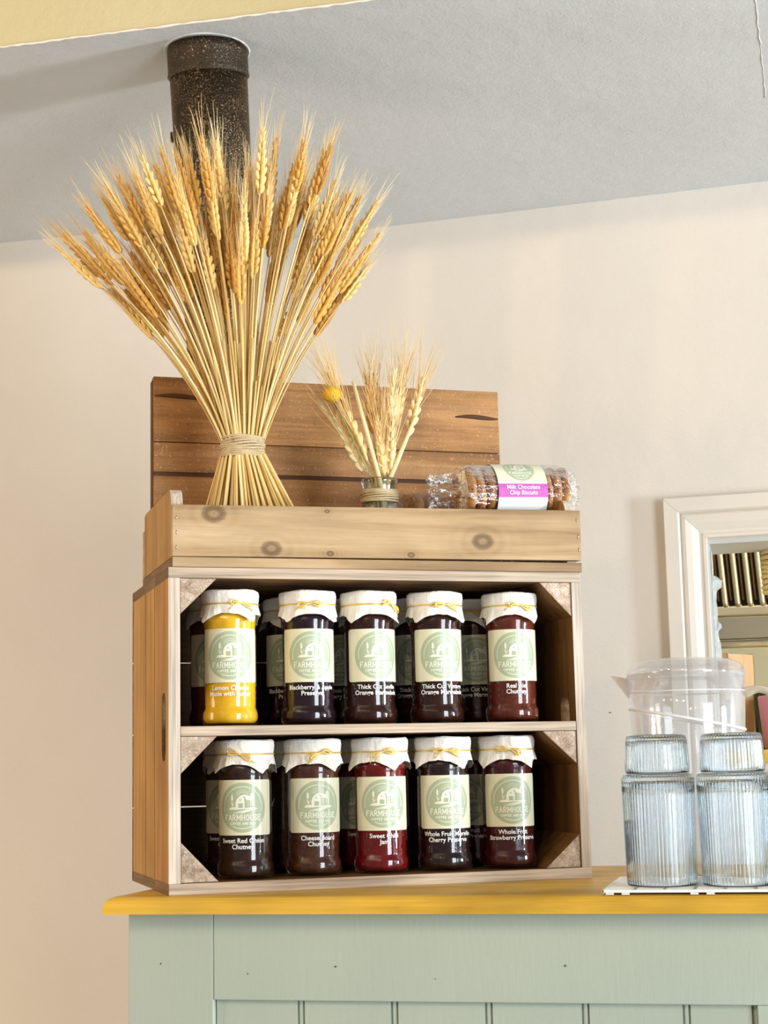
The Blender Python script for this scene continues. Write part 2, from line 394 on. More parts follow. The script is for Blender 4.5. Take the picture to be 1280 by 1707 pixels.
# ------------------------------------------------------------------ kitchen seen through the hatch
M_SS = simple('brushed steel', (.62, .60, .50), .28, .9)
M_SSD = simple('dull grey steel', (.30, .295, .25), .4, .7)
M_BRONZE = simple('greasy brown slot', (.16, .085, .035), .5)
M_BLACKSLOT = simple('dark slot', (.012, .012, .010), .6)
hood = empty('extractor_hood', 'stainless extractor hood with slotted baffle filters beyond the hatch', 'extractor hood', (-.14, 3.42, .42))
m = MB(); random.seed(1)
m.box((-.25, .020, .018), (.9, .028, .30), 0)
fb = m.build('filter_backing', M_BLACKSLOT, hood)
def slot_ribs():
    out = []
    for i in range(34):
        x = -.20+i*.0245
        m = MB(); pts = [(x-.0000, .006, .300), (x+.006, .004, .16), (x+.0135, .003, .030), (x+.0155, .003, .020)]
        m.tube(pts, [.0068, .0068, .0066, .0072], 10, smooth=True); out.append(m.build('baffle_rib', M_SS, hood))
        m = MB(); pts = [(x+.0122, .014, .300), (x+.0182, .013, .16), (x+.0250, .012, .034)]
        m.tube(pts, [.0032]*3, 8); m.build('baffle_slot', M_BRONZE, hood)
slot_ribs()
m = MB(); m.box((-.25, -.003, .000), (.9, .012, .022)); m.build('filter_frame', M_SS, hood, bevel=.004)
m = MB(); m.box((-.25, .000, -.045), (.9, .03, -.002)); m.build('grease_channel', M_SSD, hood, bevel=.002)
m = MB(); m.box((-.25, .03, -.060), (.9, .06, -.045)); m.build('lower_lip', M_SS, hood, bevel=.003)
m = MB(); m.box((-1.2, 4.0, FLOOR), (3.2, 4.1, 1.1)); struct(m.build('wall_kitchen', simple('steel wall cladding', (.56, .55, .43), .35, .35)))
m = MB(); m.box((-1.2, 3.2, 1.1), (3.2, 4.1, 1.13)); struct(m.build('ceiling.001', simple('kitchen ceiling', (.7, .68, .6), .6)))

# stack of golden loops at the right edge of the hatch
m = MB()
cx, cy = .028, 2.985
for i in range(9):
    z = .424+i*.0088
    m.tube([(cx+.031*cos(a)*(1 if i % 2 else .97), cy+.018*sin(a), z+.0012*sin(a*3+i)) for a in [2*pi*k/24 for k in range(25)]], .0046, 8, caps=False)
m.tube([(cx, cy, .50), (cx, cy, .515)], .003, 6)
tag(m.build('hanging_coil', simple('golden coil', (.62, .44, .16), .5)), 'golden coiled bundle hanging in the upper right of the hatch', 'coil')
# box, tumblers and pink tub on the ledge
M_CARD = wood('cardboard', (.36, .22, .11), (.46, .30, .16), (.54, .37, .21), 2, streak=.2, var=.04)
M_CARDP = simple('pale cardboard edge', (.74, .58, .38), .7)
bx = empty('cardboard_box', 'open brown cardboard box on the hatch ledge behind the jug', 'box', (-.078, 3.03, HZ0), radians(-38))
m = MB()
w_, d_, h_ = .036, .036, .170
for a, b in (((-w_, -d_, 0), (w_, -d_+.003, h_)), ((-w_, d_-.003, 0), (w_, d_, h_)), ((-w_, -d_, 0), (-w_+.003, d_, h_)), ((w_-.003, -d_, 0), (w_, d_, h_*.99)), ((-w_, -d_, 0), (w_, d_, .003))): m.box(a, b)
m.build('box_body', M_CARD, bx)

def ribbed(prof_out, prof_in, n_rib, segs, amp):
    m = MB(); nr = n_rib
    def rib(a, r, z): return amp*abs(cos(a*nr/2))-amp*.5 if r > .012 else 0
    m.lathe(prof_out, segs, 0, True, rib=rib)
    m.lathe(prof_in, 64, 0, True)
    return m
def glassmat(name, tint, rough=.0):
    m, nt, out = newmat(name)
    g = N(nt, 'ShaderNodeBsdfGlass'); g.inputs['Color'].default_value = (*tint, 1); g.inputs['IOR'].default_value = 1.47; g.inputs['Roughness'].default_value = rough
    lk(nt, g.outputs[0], out.inputs[0]); return m
M_TUMBLER = glassmat('clear ribbed glass', (.94, .975, 1.0))  # faint blue tint stands in for daylight caught in the ribs
M_SMOKE = glassmat('smoky ribbed glass', (.50, .53, .44))
def tumbler_mesh(name, h, r0, r1, wall, base, mat, n_rib=46, inverted=False):
    """solid ribbed tumbler; r0 foot radius, r1 rim radius"""
    m = MB(); nr = n_rib; amp = .0010; segs = nr*4
    P = [(.0005, 0), (r0*.82, 0), (r0*.95, .0012), (r0, .005)]
    for i in range(1, 9): t = i/8; P.append((r0+(r1-r0)*t, .005+(h-.012)*t*.98))
    P += [(r1, h-.006), (r1-.0004, h-.0012), (r1-wall*.5, h)]
    n_o = len(P)
    Q = [(r1-wall, h-.0015)]
    for i in range(8, -1, -1): t = i/8; Q.append((r0+(r1-r0)*t-wall, base+(h-base-.004)*t))
    Q += [(r0-wall-.004, base-.0008), (.0005, base-.001)]
    full = P+Q
    def rib(a, r, z):
        if r < r0*.9: return 0
        if z >= h-.004 or z < .001: return 0
        return amp*(abs(sin(a*nr/2))-.6) if _outer[0] else 0
    vs = []; fs = []
    for i, (r, z) in enumerate(full):
        for k in range(segs):
            a = 2*pi*k/segs; rr = r
            if 2 <= i < n_o-1: rr += amp*(abs(sin(a*nr/2))-.6)
            vs.append((rr*cos(a), rr*sin(a), (h-z) if inverted else z))
    M_ = len(full)
    for i in range(M_-1):
        for k in range(segs): l = (k+1) % segs; fs.append((i*segs+k, i*segs+l, (i+1)*segs+l, (i+1)*segs+k))
    fs.append(tuple(range(segs))[::-1]); fs.append(tuple(range((M_-1)*segs, M_*segs)))
    m.add(vs, fs, 0, True); return m.mesh(name, mat)
dark_me = tumbler_mesh('smoky_tumbler', .105, .030, .034, .002, .006, M_SMOKE, 34)
tag(link('smoky_tumbler', dark_me, loc=(-.008, 3.055, HZ0)), 'smoky dark ribbed tumbler on the hatch ledge beside the pink tub', 'glass')
pale_me = tumbler_mesh('pale_tumbler', .085, .030, .034, .002, .006, M_TUMBLER, 34)
tag(link('pale_tumbler', pale_me, loc=(.034, 3.12, HZ0+.070)), 'pale clear ribbed tumbler raised behind the smoky one in the hatch', 'glass')
m = MB(); m.lathe([(.0005, 0), (.030, 0), (.031, .069), (.0005, .069)], 32); tag(m.build('canister', M_SSD, loc=(.034, 3.12, HZ0)), 'grey metal canister under the pale tumbler in the hatch', 'canister')
m = MB(); m.lathe([(.0005, 0), (.030, 0), (.034, .004), (.040, .082), (.0405, .090), (.038, .092), (.0005, .092)], 40)
tag(m.build('pink_tub', simple('dusty pink plastic', (.50, .19, .24), .45), loc=(.016, 2.965, HZ0)), 'dusty pink tub on the hatch ledge seen through the jug handle', 'tub')
# crumpled clear sheet taped to the jamb
m = MB(); random.seed(8); vs = []; rows = 34
for i in range(rows):
    t = i/(rows-1); z = .30+.19*t
    wd = .0055+.004*max(0, sin(t*9+1))+random.uniform(0, .0015) if t < .78 else .001
    if abs(t-.70) < .04: wd += .006
    if abs(t-.32) < .035: wd += .006
    x0 = HX0+.0045
    y0 = yr(x0)+.012
    for j in range(4): vs.append((x0+wd*j/3, y0+.004*sin(j*2+t*20)+random.uniform(-.001, .001)+.02*j/3, z))
m.add(vs, [(i*4+j, i*4+j+1, (i+1)*4+j+1, (i+1)*4+j) for i in range(rows-1) for j in range(3)], 0, False)
tag(m.build('plastic_sheet', simple('cloudy plastic sheet', (.44, .47, .47), .3)), 'ragged strip of cloudy plastic along the left jamb of the hatch', 'sheet')

# ------------------------------------------------------------------ flue pipe
fp = empty('flue_pipe', 'black speckled metal flue pipe rising through the ceiling behind the wheat', 'pipe', (-.745, 2.40, FLOOR))
top = Vector((-.718, 2.0835, 1.127)); mid = Vector((-.7235, 2.175, .62)); low = Vector((-.742, 2.30, 0)); base = Vector((-.745, 2.40, FLOOR))
o0 = fp.location
m = MB(); pts = [base-o0, low-o0, mid-o0, mid.lerp(top, .33)-o0, mid.lerp(top, .66)-o0, top-o0]
m.tube(pts, [.047, .047, .0495, .0515, .0530, .0545], 48, smooth=True); m.build('pipe', M_PIPE, fp)
d = (mid-top).normalized()
m = MB(); m.tube([top-o0+Vector((0, 0, .004)), top+d*.006-o0, top+d*.030-o0, top+d*.036-o0, top+d*.038-o0], [.0555, .0562, .0562, .0572, .0558], 48); m.build('collar', M_COLLAR, fp)
m = MB(); m.box((-.004, -.003, -.007), (.001, .003, .007)); m.build('screw', M_RING, fp, loc=tuple(top+d*.115+Vector((-.0545, -.004, 0))-o0))
# scuffed ring of plaster round the pipe
m = MB(); random.seed(11); pts = []
for k in range(49):
    a = 2*pi*k/48; pts.append((top.x+.0585*cos(a), top.y+.0585*sin(a), 1.1275))
rr = [.0005+random.random()*.0014 for _ in range(48)]; rr.append(rr[0])
m.tube(pts, rr, 5, caps=False); struct(m.build('trim_6', simple('chipped plaster', (.74, .73, .70), .8)))

# ------------------------------------------------------------------ cabinet and worktop
cb = empty('cabinet', 'sage green painted counter cabinet with beaded panel front', 'cabinet', (-.70, 1.7587, FLOOR))
CX0, CX1, CY, CYB = -.7027, .75, 1.7587, 2.20
zt = -.0182; ox = Vector((-.70, 1.7587, FLOOR))
def cbx(name, a, b, bev=.0012, mat=None):
    m = MB(); m.box((a[0]-ox.x, a[1]-ox.y, a[2]-ox.z), (b[0]-ox.x, b[1]-ox.y, b[2]-ox.z)); return m.build(name, mat or M_SAGE, cb, bevel=bev)
cbx('stile', (CX0, CY, FLOOR+.08), (-.6050, CY+.022, zt))
cbx('stile', (-.0316, CY, FLOOR+.08), (.065, CY+.022, -.1108))
cbx('rail', (-.6046, CY, -.1107), (CX1, CY+.022, zt))
cbx('rail', (-.6046, CY, FLOOR+.08), (CX1, CY+.022, FLOOR+.19))
cbx('side_panel', (CX0, CY+.0222, FLOOR+.08), (CX0+.018, CYB, zt))
cbx('plinth', (CX0+.02, CY+.03, FLOOR), (CX1, CYB, FLOOR+.08))
# beaded boards: one panel
m = MB(); seams = [-.5060, -.4035, -.3026, -.2016, -.0990]
xs = [-.6050]+seams+[-.0300]
for a, b in zip(xs[:-1], xs[1:]):
    y0 = CY+.0075
    P = [(a, y0+.004), (a+.0012, y0), (b-.0075, y0), (b-.0068, y0+.0042), (b-.0045, y0+.0012), (b-.0022, y0+.0012), (b, y0+.004), (b, y0+.010), (a, y0+.010)]
    m.prism([(p[0]-ox.x, p[1]-ox.y) for p in P], FLOOR+.10-ox.z, -.108-ox.z, 2)
m.build('beaded_panel', M_SAGE, cb)
cbx('beaded_panel', (.065, CY+.0075, FLOOR+.10), (CX1, CY+.018, -.108))
m = MB(); random.seed(4)
for x, z, r in ((-.468, -.075, .0016), (-.223, -.073, .0017), (-.665, -.073, .0013), (-.566, -.083, .0012), (-.36, -.087, .0009)):
    m.ellipsoid((x-ox.x, CY-.0002-ox.y, z-ox.z), (1, 0, .4), r*1.6, r*1.3, .0008, (0, 0, 1))
m.build('nail_mark', simple('dark nail mark', (.10, .10, .07), .7), cb)
m = MB(); n_ = 10
prof = [(1.7307+.0, -.0182), (1.7307, -.0110), (1.7315, -.0075), (1.7335, -.0040), (1.7365, -.0015), (1.7405, -.0002), (1.7450, 0)]
x0 = -.7216
def ring(inset): pass
vs = []; k = len(prof)
for (y, z) in prof:
    i = y-1.7307; vs += [(.78, y, z), (x0+i, y, z), (x0+i, 2.2255, z)]
fs = []
for i in range(k-1):
    for j in range(2): fs.append((i*3+j, i*3+j+1, (i+1)*3+j+1, (i+1)*3+j))
vs += [(.78, 2.2255, 0), (.78, 2.2255, -.0182)]; t_ = len(vs)
fs += [((k-1)*3, (k-1)*3+1, (k-1)*3+2, t_-2), (0, t_-1, 2, 1)]
fs += [tuple([2+3*i for i in range(k)]+[t_-2, t_-1])]
m.add(vs, fs)
tag(m.build('worktop', M_TOP), 'honey varnished wooden worktop with a rounded edge on the cabinet', 'worktop')

# ------------------------------------------------------------------ crate shelf
CR = empty('wooden_crate', 'open-fronted wooden crate with one shelf full of preserve jars', 'crate', O, A)
W_, D_, H_ = .5000, .2856, .3613; TH = .0125
random.seed(2)
def plank(name, a, b, mats, mis, parent=CR, bev=.0007):
    m = MB(); m.box(a, b, 0, mis); return m.build(name, mats, parent, bevel=bev)
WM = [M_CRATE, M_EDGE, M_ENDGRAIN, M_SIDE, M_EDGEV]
for z0, z1, nm, cuts in ((H_-TH, H_, 'top_plank', (0, .098, .186, D_)), (0, TH, 'bottom_plank', (0, .094, .190, D_))):
    for i in range(3):
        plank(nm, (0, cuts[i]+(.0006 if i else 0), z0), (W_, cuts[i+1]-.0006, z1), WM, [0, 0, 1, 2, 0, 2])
def side(x0, x1, name):
    """upright side board with a rounded hand slot, as one solid panel with a real hole"""
    m = MB(); y0, y1, z0, z1 = 0.0, D_-.012, TH, H_-TH; ya, yb, za, zb = .0200, .0470, .145, .222
    if x0 > .2: za, zb = .148, .215
    hole = []; cyc = (ya+yb)/2; r = (yb-ya)/2
    for k in range(13): a = -pi+pi*k/12; hole.append((cyc+r*cos(a), za+r+r*sin(a)))
    for k in range(13): a = pi*k/12; hole.append((cyc+r*cos(a), zb-r+r*sin(a)))
    dense = []
    for i_, p_ in enumerate(hole):
        q_ = hole[(i_+1) % len(hole)]; dense.append(p_)
        if abs(p_[1]-q_[1]) > .02: dense += [(p_[0], p_[1]+(q_[1]-p_[1])*j_/8) for j_ in range(1, 8)]
    hole = dense; n = len(hole)
    outer = []
    for (y, z) in hole:   # project each hole point out to the rectangle
        dy, dz = y-cyc, z-(za+zb)/2; zc_ = (za+zb)/2
        s_ = min([t for t in (((y1-cyc)/dy if dy > 1e-9 else 9e9), ((y0-cyc)/dy if dy < -1e-9 else 9e9), ((z1-zc_)/dz if dz > 1e-9 else 9e9), ((z0-zc_)/dz if dz < -1e-9 else 9e9))])
        outer.append((cyc+dy*s_, zc_+dz*s_))
    for x, flip in ((x0, 0), (x1, 1)):
        vs = [(x, *p) for p in hole]+[(x, *p) for p in outer]
        fs = []
        for k in range(n):
            l = (k+1) % n; fs.append((k, l, n+l, n+k))
            p, q = outer[k], outer[l]
            def side_of(p): return 0 if abs(p[0]-y0) < 1e-7 else 1 if abs(p[0]-y1) < 1e-7 else 2 if abs(p[1]-z0) < 1e-7 else 3
            if side_of(p) != side_of(q):
                cyy = y0 if min(p[0], q[0]) < y0+1e-7 else y1; czz = z0 if min(p[1], q[1]) < z0+1e-7 else z1
                vs.append((x, cyy, czz)); fs.append((n+k, n+l, len(vs)-1))
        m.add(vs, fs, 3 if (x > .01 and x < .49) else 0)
    hv = [(x0, *p) for p in hole]+[(x1, *p) for p in hole]
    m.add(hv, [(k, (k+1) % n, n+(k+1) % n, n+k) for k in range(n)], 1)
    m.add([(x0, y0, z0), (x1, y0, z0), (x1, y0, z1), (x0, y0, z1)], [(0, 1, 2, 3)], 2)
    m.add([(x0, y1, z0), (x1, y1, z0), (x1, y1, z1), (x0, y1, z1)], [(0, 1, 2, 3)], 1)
    # shallow grooves drawn as thin recessed strips on the outside
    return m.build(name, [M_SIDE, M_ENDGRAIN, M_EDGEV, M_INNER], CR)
side(0, .0132, 'side_panel'); side(W_-.0125, W_, 'side_panel')
# battens on the outer left face show as board joints
for y in (.099, .170):
    m = MB(); m.box((-.0004, y-.0007, TH+.001), (.0001, y+.0007, H_-TH-.001)); m.build('board_joint', M_ENDGRAIN, CR)
for i, (z0, z1) in enumerate(((TH*.2, .0888), (.0904, .1798), (.1814, .2708), (.2724, H_-.002))):
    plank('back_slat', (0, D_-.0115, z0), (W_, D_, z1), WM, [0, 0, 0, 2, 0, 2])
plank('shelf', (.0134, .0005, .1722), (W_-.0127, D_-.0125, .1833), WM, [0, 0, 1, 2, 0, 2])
tri = dict(tl=[(.0134, H_-TH), (.0555, H_-TH), (.0134, .3080)], tr=[(W_-.0127, H_-TH), (.4465, H_-TH), (W_-.0127, .3075)],
           sl=[(.0134, .1720), (.0550, .1720), (.0134, .1305)], sr=[(W_-.0127, .1720), (.4440, .1720), (W_-.0127, .1325)],
           bl=[(.0134, TH+.0003), (.0560, TH+.0003), (.0134, .0570)], br=[(W_-.0127, TH+.0003), (.4430, TH+.0003), (W_-.0127, .0520)])
for k, t in tri.items():
    m = MB(); m.prism(t, .0016, D_-.013, 1, 0, (1, 1)); m.build('corner_block', [M_CRATE, M_BLOCK], CR, bevel=.001)
# ------------------------------------------------------------------ tray on top
TR = empty('wooden_tray', 'shallow wooden tray with knotty front board on top of the crate', 'tray', L(0, 0, H_), A)
def tp(name, a, b, mats, mis, bev=.0006):
    m = MB(); m.box((a[0], a[1], a[2]-H_), (b[0], b[1], b[2]-H_), 0, mis); o = m.build(name, mats, TR, bevel=bev); return o
TD = .2266
cuts = (-.0012, .072, .150, TD)
for i in range(3): tp('bottom_plank', (.0045, cuts[i]+(.0007 if i else 0), H_+.0002), (.5022, cuts[i+1]-.0007, .3727), [M_TRAY, M_ENDGRAIN], [0, 0, 0, 1, 0, 1])
m = MB(); m.prism([(.0046, .3733), (.5020, .3757), (.5025, .4368), (.0046, .4322)], -.0012, .0108, 1)
fb = m.build('front_board', M_TRAY, TR, bevel=.0006, loc=(0, 0, -H_))
m = MB(); m.prism([(.0046, .3733), (.5020, .3740), (.5020, .4330), (.0046, .4322)], TD-.012, TD, 1); m.build('back_board', M_TRAY, TR, bevel=.0006, loc=(0, 0, -H_))
for x0, x1 in ((.0050, .0186), (.4880, .5015)):
    P = [(.0112, .3736), (.0112, .4365), (.0128, .4425), (.0160, .4480), (.0205, .4520), (.0250, .4530), (.205, .4525), (TD-.0124, .4500), (TD-.0124, .3736)]
    m = MB(); n = len(P)
    vs = [(x0, *p) for p in P]+[(x1, *p) for p in P]
    m.add(vs, [tuple(range(n))[::-1], tuple(range(n, 2*n))], 0)
    for k in range(n): m.add([vs[k], vs[(k+1) % n], vs[n+(k+1) % n], vs[n+k]], [(0, 1, 2, 3)], 1 if k < 6 else 0)
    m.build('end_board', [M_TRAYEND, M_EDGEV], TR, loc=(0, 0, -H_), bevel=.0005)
for (x, z) in ((.0092, .4175), (.0092, .4005), (.0092, .3835), (.4972, .4250), (.4985, .4045), (.4990, .3885)):
    m = MB(); m.tube([(x, -.0008, z-.0022-H_), (x, -.0018, z-.0022-H_), (x+.0003, -.0018, z+.0022-H_), (x+.0003, -.0008, z+.0022-H_)], .0004, 6); m.build('staple', M_STEEL, TR)

# ------------------------------------------------------------------ plank board behind
BD = empty('plank_board', 'weathered brown plank board standing upright behind the tray', 'board', L(0, 0, H_), A)
bv0, bv1 = .2400, .2560
def bp(name, z0, z1, x0=.0202, x1=.4925, v0=bv0, v1=bv1, mat=M_BOARD):
    m = MB(); m.box((x0, v0, z0-H_), (x1, v1, z1-H_)); return m.build(name, mat, BD, bevel=.0008)
bp('plank', .5530, .6382); bp('plank', .5135, .5520); bp('plank', H_+.0003, .5082)
bp('groove_strip', .5075, .5140, v0=bv0+.002, v1=bv1-.001, x0=.0206, x1=.4920, mat=M_BOARDD)
bp('end_batten', H_+.0003, .6340, .0190, .0240, bv0+.003, bv1+.004, M_BOARDD)
bp('batten', H_+.0003, .620, .06, .10, bv1+.0002, bv1+.013); bp('batten', H_+.0003, .620, .40, .44, bv1+.0002, bv1+.013)
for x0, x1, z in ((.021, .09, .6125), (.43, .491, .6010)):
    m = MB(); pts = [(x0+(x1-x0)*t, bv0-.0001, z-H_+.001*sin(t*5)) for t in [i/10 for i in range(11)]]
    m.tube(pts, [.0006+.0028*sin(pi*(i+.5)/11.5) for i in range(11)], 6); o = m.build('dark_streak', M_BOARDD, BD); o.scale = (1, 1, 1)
for v in (): pass

# ------------------------------------------------------------------ label artwork (flat drawing bent round the jar)
class Art:
    def __init__(s): s.q = []   # (polygon pts, layer, material)
    def poly(s, P, layer, mi): s.q.append((P, layer, mi))
    def line(s, P, w, layer, mi):
        P = [Vector((p[0], p[1])) for p in P]
        for i in range(len(P)-1):
            d = P[i+1]-P[i]
            if d.length < 1e-9: continue
            d.normalize(); n = Vector((-d.y, d.x))*w/2; e = d*w*.25
            s.q.append(([P[i]-n-e, P[i+1]-n+e, P[i+1]+n+e, P[i]+n-e], layer, mi))
def rounded(w, h, r, n=5):
    P = []
    for cx, cy, a0 in ((w-r, h-r, 0), (-w+r, h-r, 90), (-w+r, -h+r, 180), (w-r, -h+r, 270)):
        for k in range(n+1): a = radians(a0+90*k/n); P.append((cx+r*cos(a), cy+r*sin(a)))
    return P
def slab_text(art, txt, cx, y0, width, h, layer, mi, sw=None):
    """slab-serif capitals drawn as strokes"""
    G = {'F': ['l0,0,0,1', 'l0,1,.62,1', 'l0,.52,.48,.52', 's0,0', 't.62,1'], 'A': ['l0,0,.36,1', 'l.36,1,.72,0', 'l.14,.34,.58,.34', 's0,0', 's.72,0'],
         'R': ['l0,0,0,1', 'l0,1,.42,1', 'l.42,1,.56,.88', 'l.56,.88,.56,.62', 'l.56,.62,.42,.5', 'l.42,.5,0,.5', 'l.34,.5,.64,0', 's0,0', 's.66,0'],
         'M': ['l0,0,0,1', 'l0,1,.42,.25', 'l.42,.25,.84,1', 'l.84,1,.84,0', 's0,0', 's.84,0'], 'H': ['l0,0,0,1', 'l.64,0,.64,1', 'l0,.5,.64,.5', 's0,0', 's.64,0', 's0,1', 's.64,1'],
         'O': ['o'], 'U': ['l0,1,0,.3', 'l0,.3,.1,.06', 'l.1,.06,.3,0', 'l.3,0,.5,.06', 'l.5,.06,.6,.3', 'l.6,.3,.6,1', 's0,1', 's.6,1'],
         'S': ['l.54,.78,.5,.92', 'l.5,.92,.28,1', 'l.28,1,.06,.9', 'l.06,.9,.02,.72', 'l.02,.72,.12,.58', 'l.12,.58,.44,.44', 'l.44,.44,.56,.28', 'l.56,.28,.48,.08', 'l.48,.08,.26,0', 'l.26,0,.06,.08', 'l.06,.08,.01,.22'],
         'E': ['l0,0,0,1', 'l0,1,.58,1', 'l0,.52,.44,.52', 'l0,0,.6,0', 't.58,1', 't.6,.16'], 'C': ['l.56,.8,.46,.94', 'l.46,.94,.3,1', 'l.3,1,.1,.88', 'l.1,.88,0,.6', 'l0,.6,0,.4', 'l0,.4,.1,.12', 'l.1,.12,.3,0', 'l.3,0,.46,.06', 'l.46,.06,.56,.2'],
         'N': ['l0,0,0,1', 'l0,1,.6,0', 'l.6,0,.6,1'], 'D': ['l0,0,0,1', 'l0,1,.34,1', 'l.34,1,.56,.8', 'l.56,.8,.56,.2', 'l.56,.2,.34,0', 'l.34,0,0,0'], 'L': ['l0,0,0,1', 'l0,0,.5,0'], 'I': ['l0,0,0,1'], ' ': []}
    adv = {'M': .84, 'A': .72, 'O': .66, 'I': 0, ' ': .25, 'L': .5, 'N': .6, 'D': .56, 'C': .56, 'F': .62, 'R': .66, 'H': .64, 'U': .6, 'S': .56, 'E': .6}
    gap = .36; tot = sum(adv[c]+gap for c in txt)-gap
    k = width/tot/h; sw = sw or h*.17; x = cx-width/2
    for c in txt:
        for g in G[c]:
            if g[0] == 'l':
                a, b, c2, d = map(float, g[1:].split(',')); art.line([(x+a*h*k, y0+b*h), (x+c2*h*k, y0+d*h)], sw, layer, mi)
            elif g[0] == 's':
                a, b = map(float, g[1:].split(',')); art.line([(x+(a-.14)*h*k, y0+b*h), (x+(a+.14)*h*k, y0+b*h)], sw*.6, layer, mi)
            elif g[0] == 't':
                a, b = map(float, g[1:].split(',')); art.line([(x+a*h*k, y0+b*h), (x+a*h*k, y0+(b-.2)*h)], sw*.6, layer, mi)
            elif g == 'o':
                P = [(x+(.33+.33*cos(t))*h*k, y0+(.5+.5*sin(t))*h) for t in [2*pi*i/14 for i in range(15)]]; art.line(P, sw, layer, mi)
        x += (adv[c]+gap)*h*k
def logo(art, r, cx=0, cy=0, L0=1, green=1, ink=2, ring=True):
    def T(px, py): return (cx+(px-425)/255*r, cy+(865-py)/255*r)
    art.poly([(cx+r*cos(a), cy+r*sin(a)) for a in [2*pi*k/56 for k in range(56)]], L0, green)
    s = r/.0277
    arc = lambda R, a0, a1, n=24: [(cx+R*cos(radians(a0+(a1-a0)*i/n)), cy+R*sin(radians(a0+(a1-a0)*i/n))) for i in range(n+1)]
    if ring: art.line(arc(r*.83, -10, 190, 40), .0007*s, L0+1, ink)
    art.line(arc(r*.84, -118, -62, 14), .0007*s, L0+1, ink)
    slab_text(art, 'FARMHOUSE', cx, cy-.50*r, r*1.50, r*.21, L0+1, ink)
    slab_text(art, 'COFFEE AND DELI', cx, cy-.68*r, r*1.06, r*.085, L0+1, ink, sw=r*.022)
    w = .0005*s
    ln = lambda *P, ww=w: art.line([T(*p) for p in P], ww, L0+1, ink)
    # barn: gambrel front, long roof, side wall, door, loft window
    art.poly([T(358, 868), T(358, 812), T(370, 775), T(400, 748), T(428, 742), T(445, 775), T(448, 812), T(448, 868)], L0+1, ink)
    art.poly([T(352, 822), T(366, 778), T(400, 745), T(440, 735), T(436, 743), T(400, 752), T(372, 782), T(358, 824)], L0+2, ink)
    art.poly([T(405, 742), T(440, 733), T(515, 752), T(532, 792), T(468, 790), T(448, 755)], L0+2, ink)
    art.poly([T(460, 796), T(530, 798), T(530, 862), T(460, 868)], L0+1, green)
    for y in (812, 828, 844): ln((460, y), (530, y-2), ww=w*.8)
    art.poly([T(384, 868), T(384, 822), T(432, 822), T(432, 868)], L0+2, green)
    ln((384, 868), (408, 822)); ln((408, 822), (432, 868)); ln((384, 822), (432, 822)); ln((408, 822), (408, 868))
    art.poly([T(398, 778), T(412, 778), T(412, 795), T(398, 795)], L0+2, green)
    art.line([T(356, 870), T(356, 815)], w, L0+1, ink)
    # silo
    art.poly([T(508, 850), T(508, 735), T(514, 722), T(526, 716), T(538, 722), T(544, 735), T(544, 850)], L0+1, ink)
    for y in (742, 760, 778): art.line([T(512, y), T(540, y)], w*.8, L0+2, green)
    # hills and furrows
    art.poly([T(272, 885), T(300, 862), T(340, 858), T(400, 868), T(470, 870), T(530, 858), T(575, 872), T(585, 882), T(500, 885), T(420, 880), T(360, 886)], L0+1, ink)
    for k in range(6):
        x0, x1 = 300+k*42, 470+k*22
        art.line([T(330+k*30-k*k*2, 925-k*1), T(390+k*26, 904-k*2), T(470+k*19, 890-k*.5)], w*1.1, L0+1, ink)
    # corn ear and leaves
    art.poly([T(315, 722), T(326, 748), T(326, 785), T(316, 802), T(305, 785), T(304, 748)], L0+1, ink)
    art.poly([T(318, 850), T(300, 800), T(326, 830)], L0+1, ink); art.poly([T(318, 850), T(346, 800), T(330, 842)], L0+1, ink)
    ln((316, 800), (318, 855))
    # sun and rays
    art.line([T(425+38*cos(radians(a)), 748-38*sin(radians(a))) for a in range(20, 165, 12)], w, L0+1, ink)
    for a in range(12, 172, 13): ln((425+48*cos(radians(a)), 745-48*sin(radians(a))), (425+66*cos(radians(a)), 745-66*sin(radians(a))), ww=w*.7)

def grid_poly(mb, P, f, mi, cell=.004):
    """triangulate a flat polygon finely enough to bend, map each point with f"""
    bm = bmesh.new(); vs = [bm.verts.new((p[0], p[1], 0)) for p in P]
    try: bm.faces.new(vs)
    except ValueError: bm.free(); return
    xs = [p[0] for p in P]; x = min(xs)+cell
    while x < max(xs)-1e-6:
        bmesh.ops.bisect_plane(bm, geom=bm.verts[:]+bm.edges[:]+bm.faces[:], plane_co=(x, 0, 0), plane_no=(1, 0, 0)); x += cell
    bm.verts.index_update()
    mb.add([f(v.co.x, v.co.y) for v in bm.verts], [tuple(v.index for v in fc.verts) for fc in bm.faces], mi, False); bm.free()
def bend_mesh(art, f, step=.00012, cell=.0035):
    mb = MB()
    for P, layer, mi in art.q: grid_poly(mb, P, lambda x, y: f(x, y, layer*step), mi, cell)
    return mb
def nodoubles(mb, name, mats):
    me = bpy.data.meshes.new(name); me.from_pydata(mb.v, [], mb.f)
    for q in mats: me.materials.append(q)
    me.polygons.foreach_set('material_index', mb.m); me.update(); return me

def text_polys(lines, size, width=None, bold=.018, spacing=1.0):
    """flat text as triangles (list of polygons), centred on x, first line baseline at 0"""
    cu = bpy.data.curves.new('t', 'FONT'); cu.body = '\n'.join(lines); cu.size = size; cu.align_x = 'CENTER'
    cu.offset = size*bold; cu.space_line = spacing; cu.resolution_u = 3
    ob = bpy.data.objects.new('t', cu); COL.objects.link(ob); bpy.context.view_layer.update()
    me = bpy.data.meshes.new_from_object(ob.evaluated_get(bpy.context.evaluated_depsgraph_get()))
    P = [[tuple(me.vertices[i].co[:2]) for i in f.vertices] for f in me.polygons]
    bpy.data.objects.remove(ob); bpy.data.curves.remove(cu); bpy.data.meshes.remove(me); return P

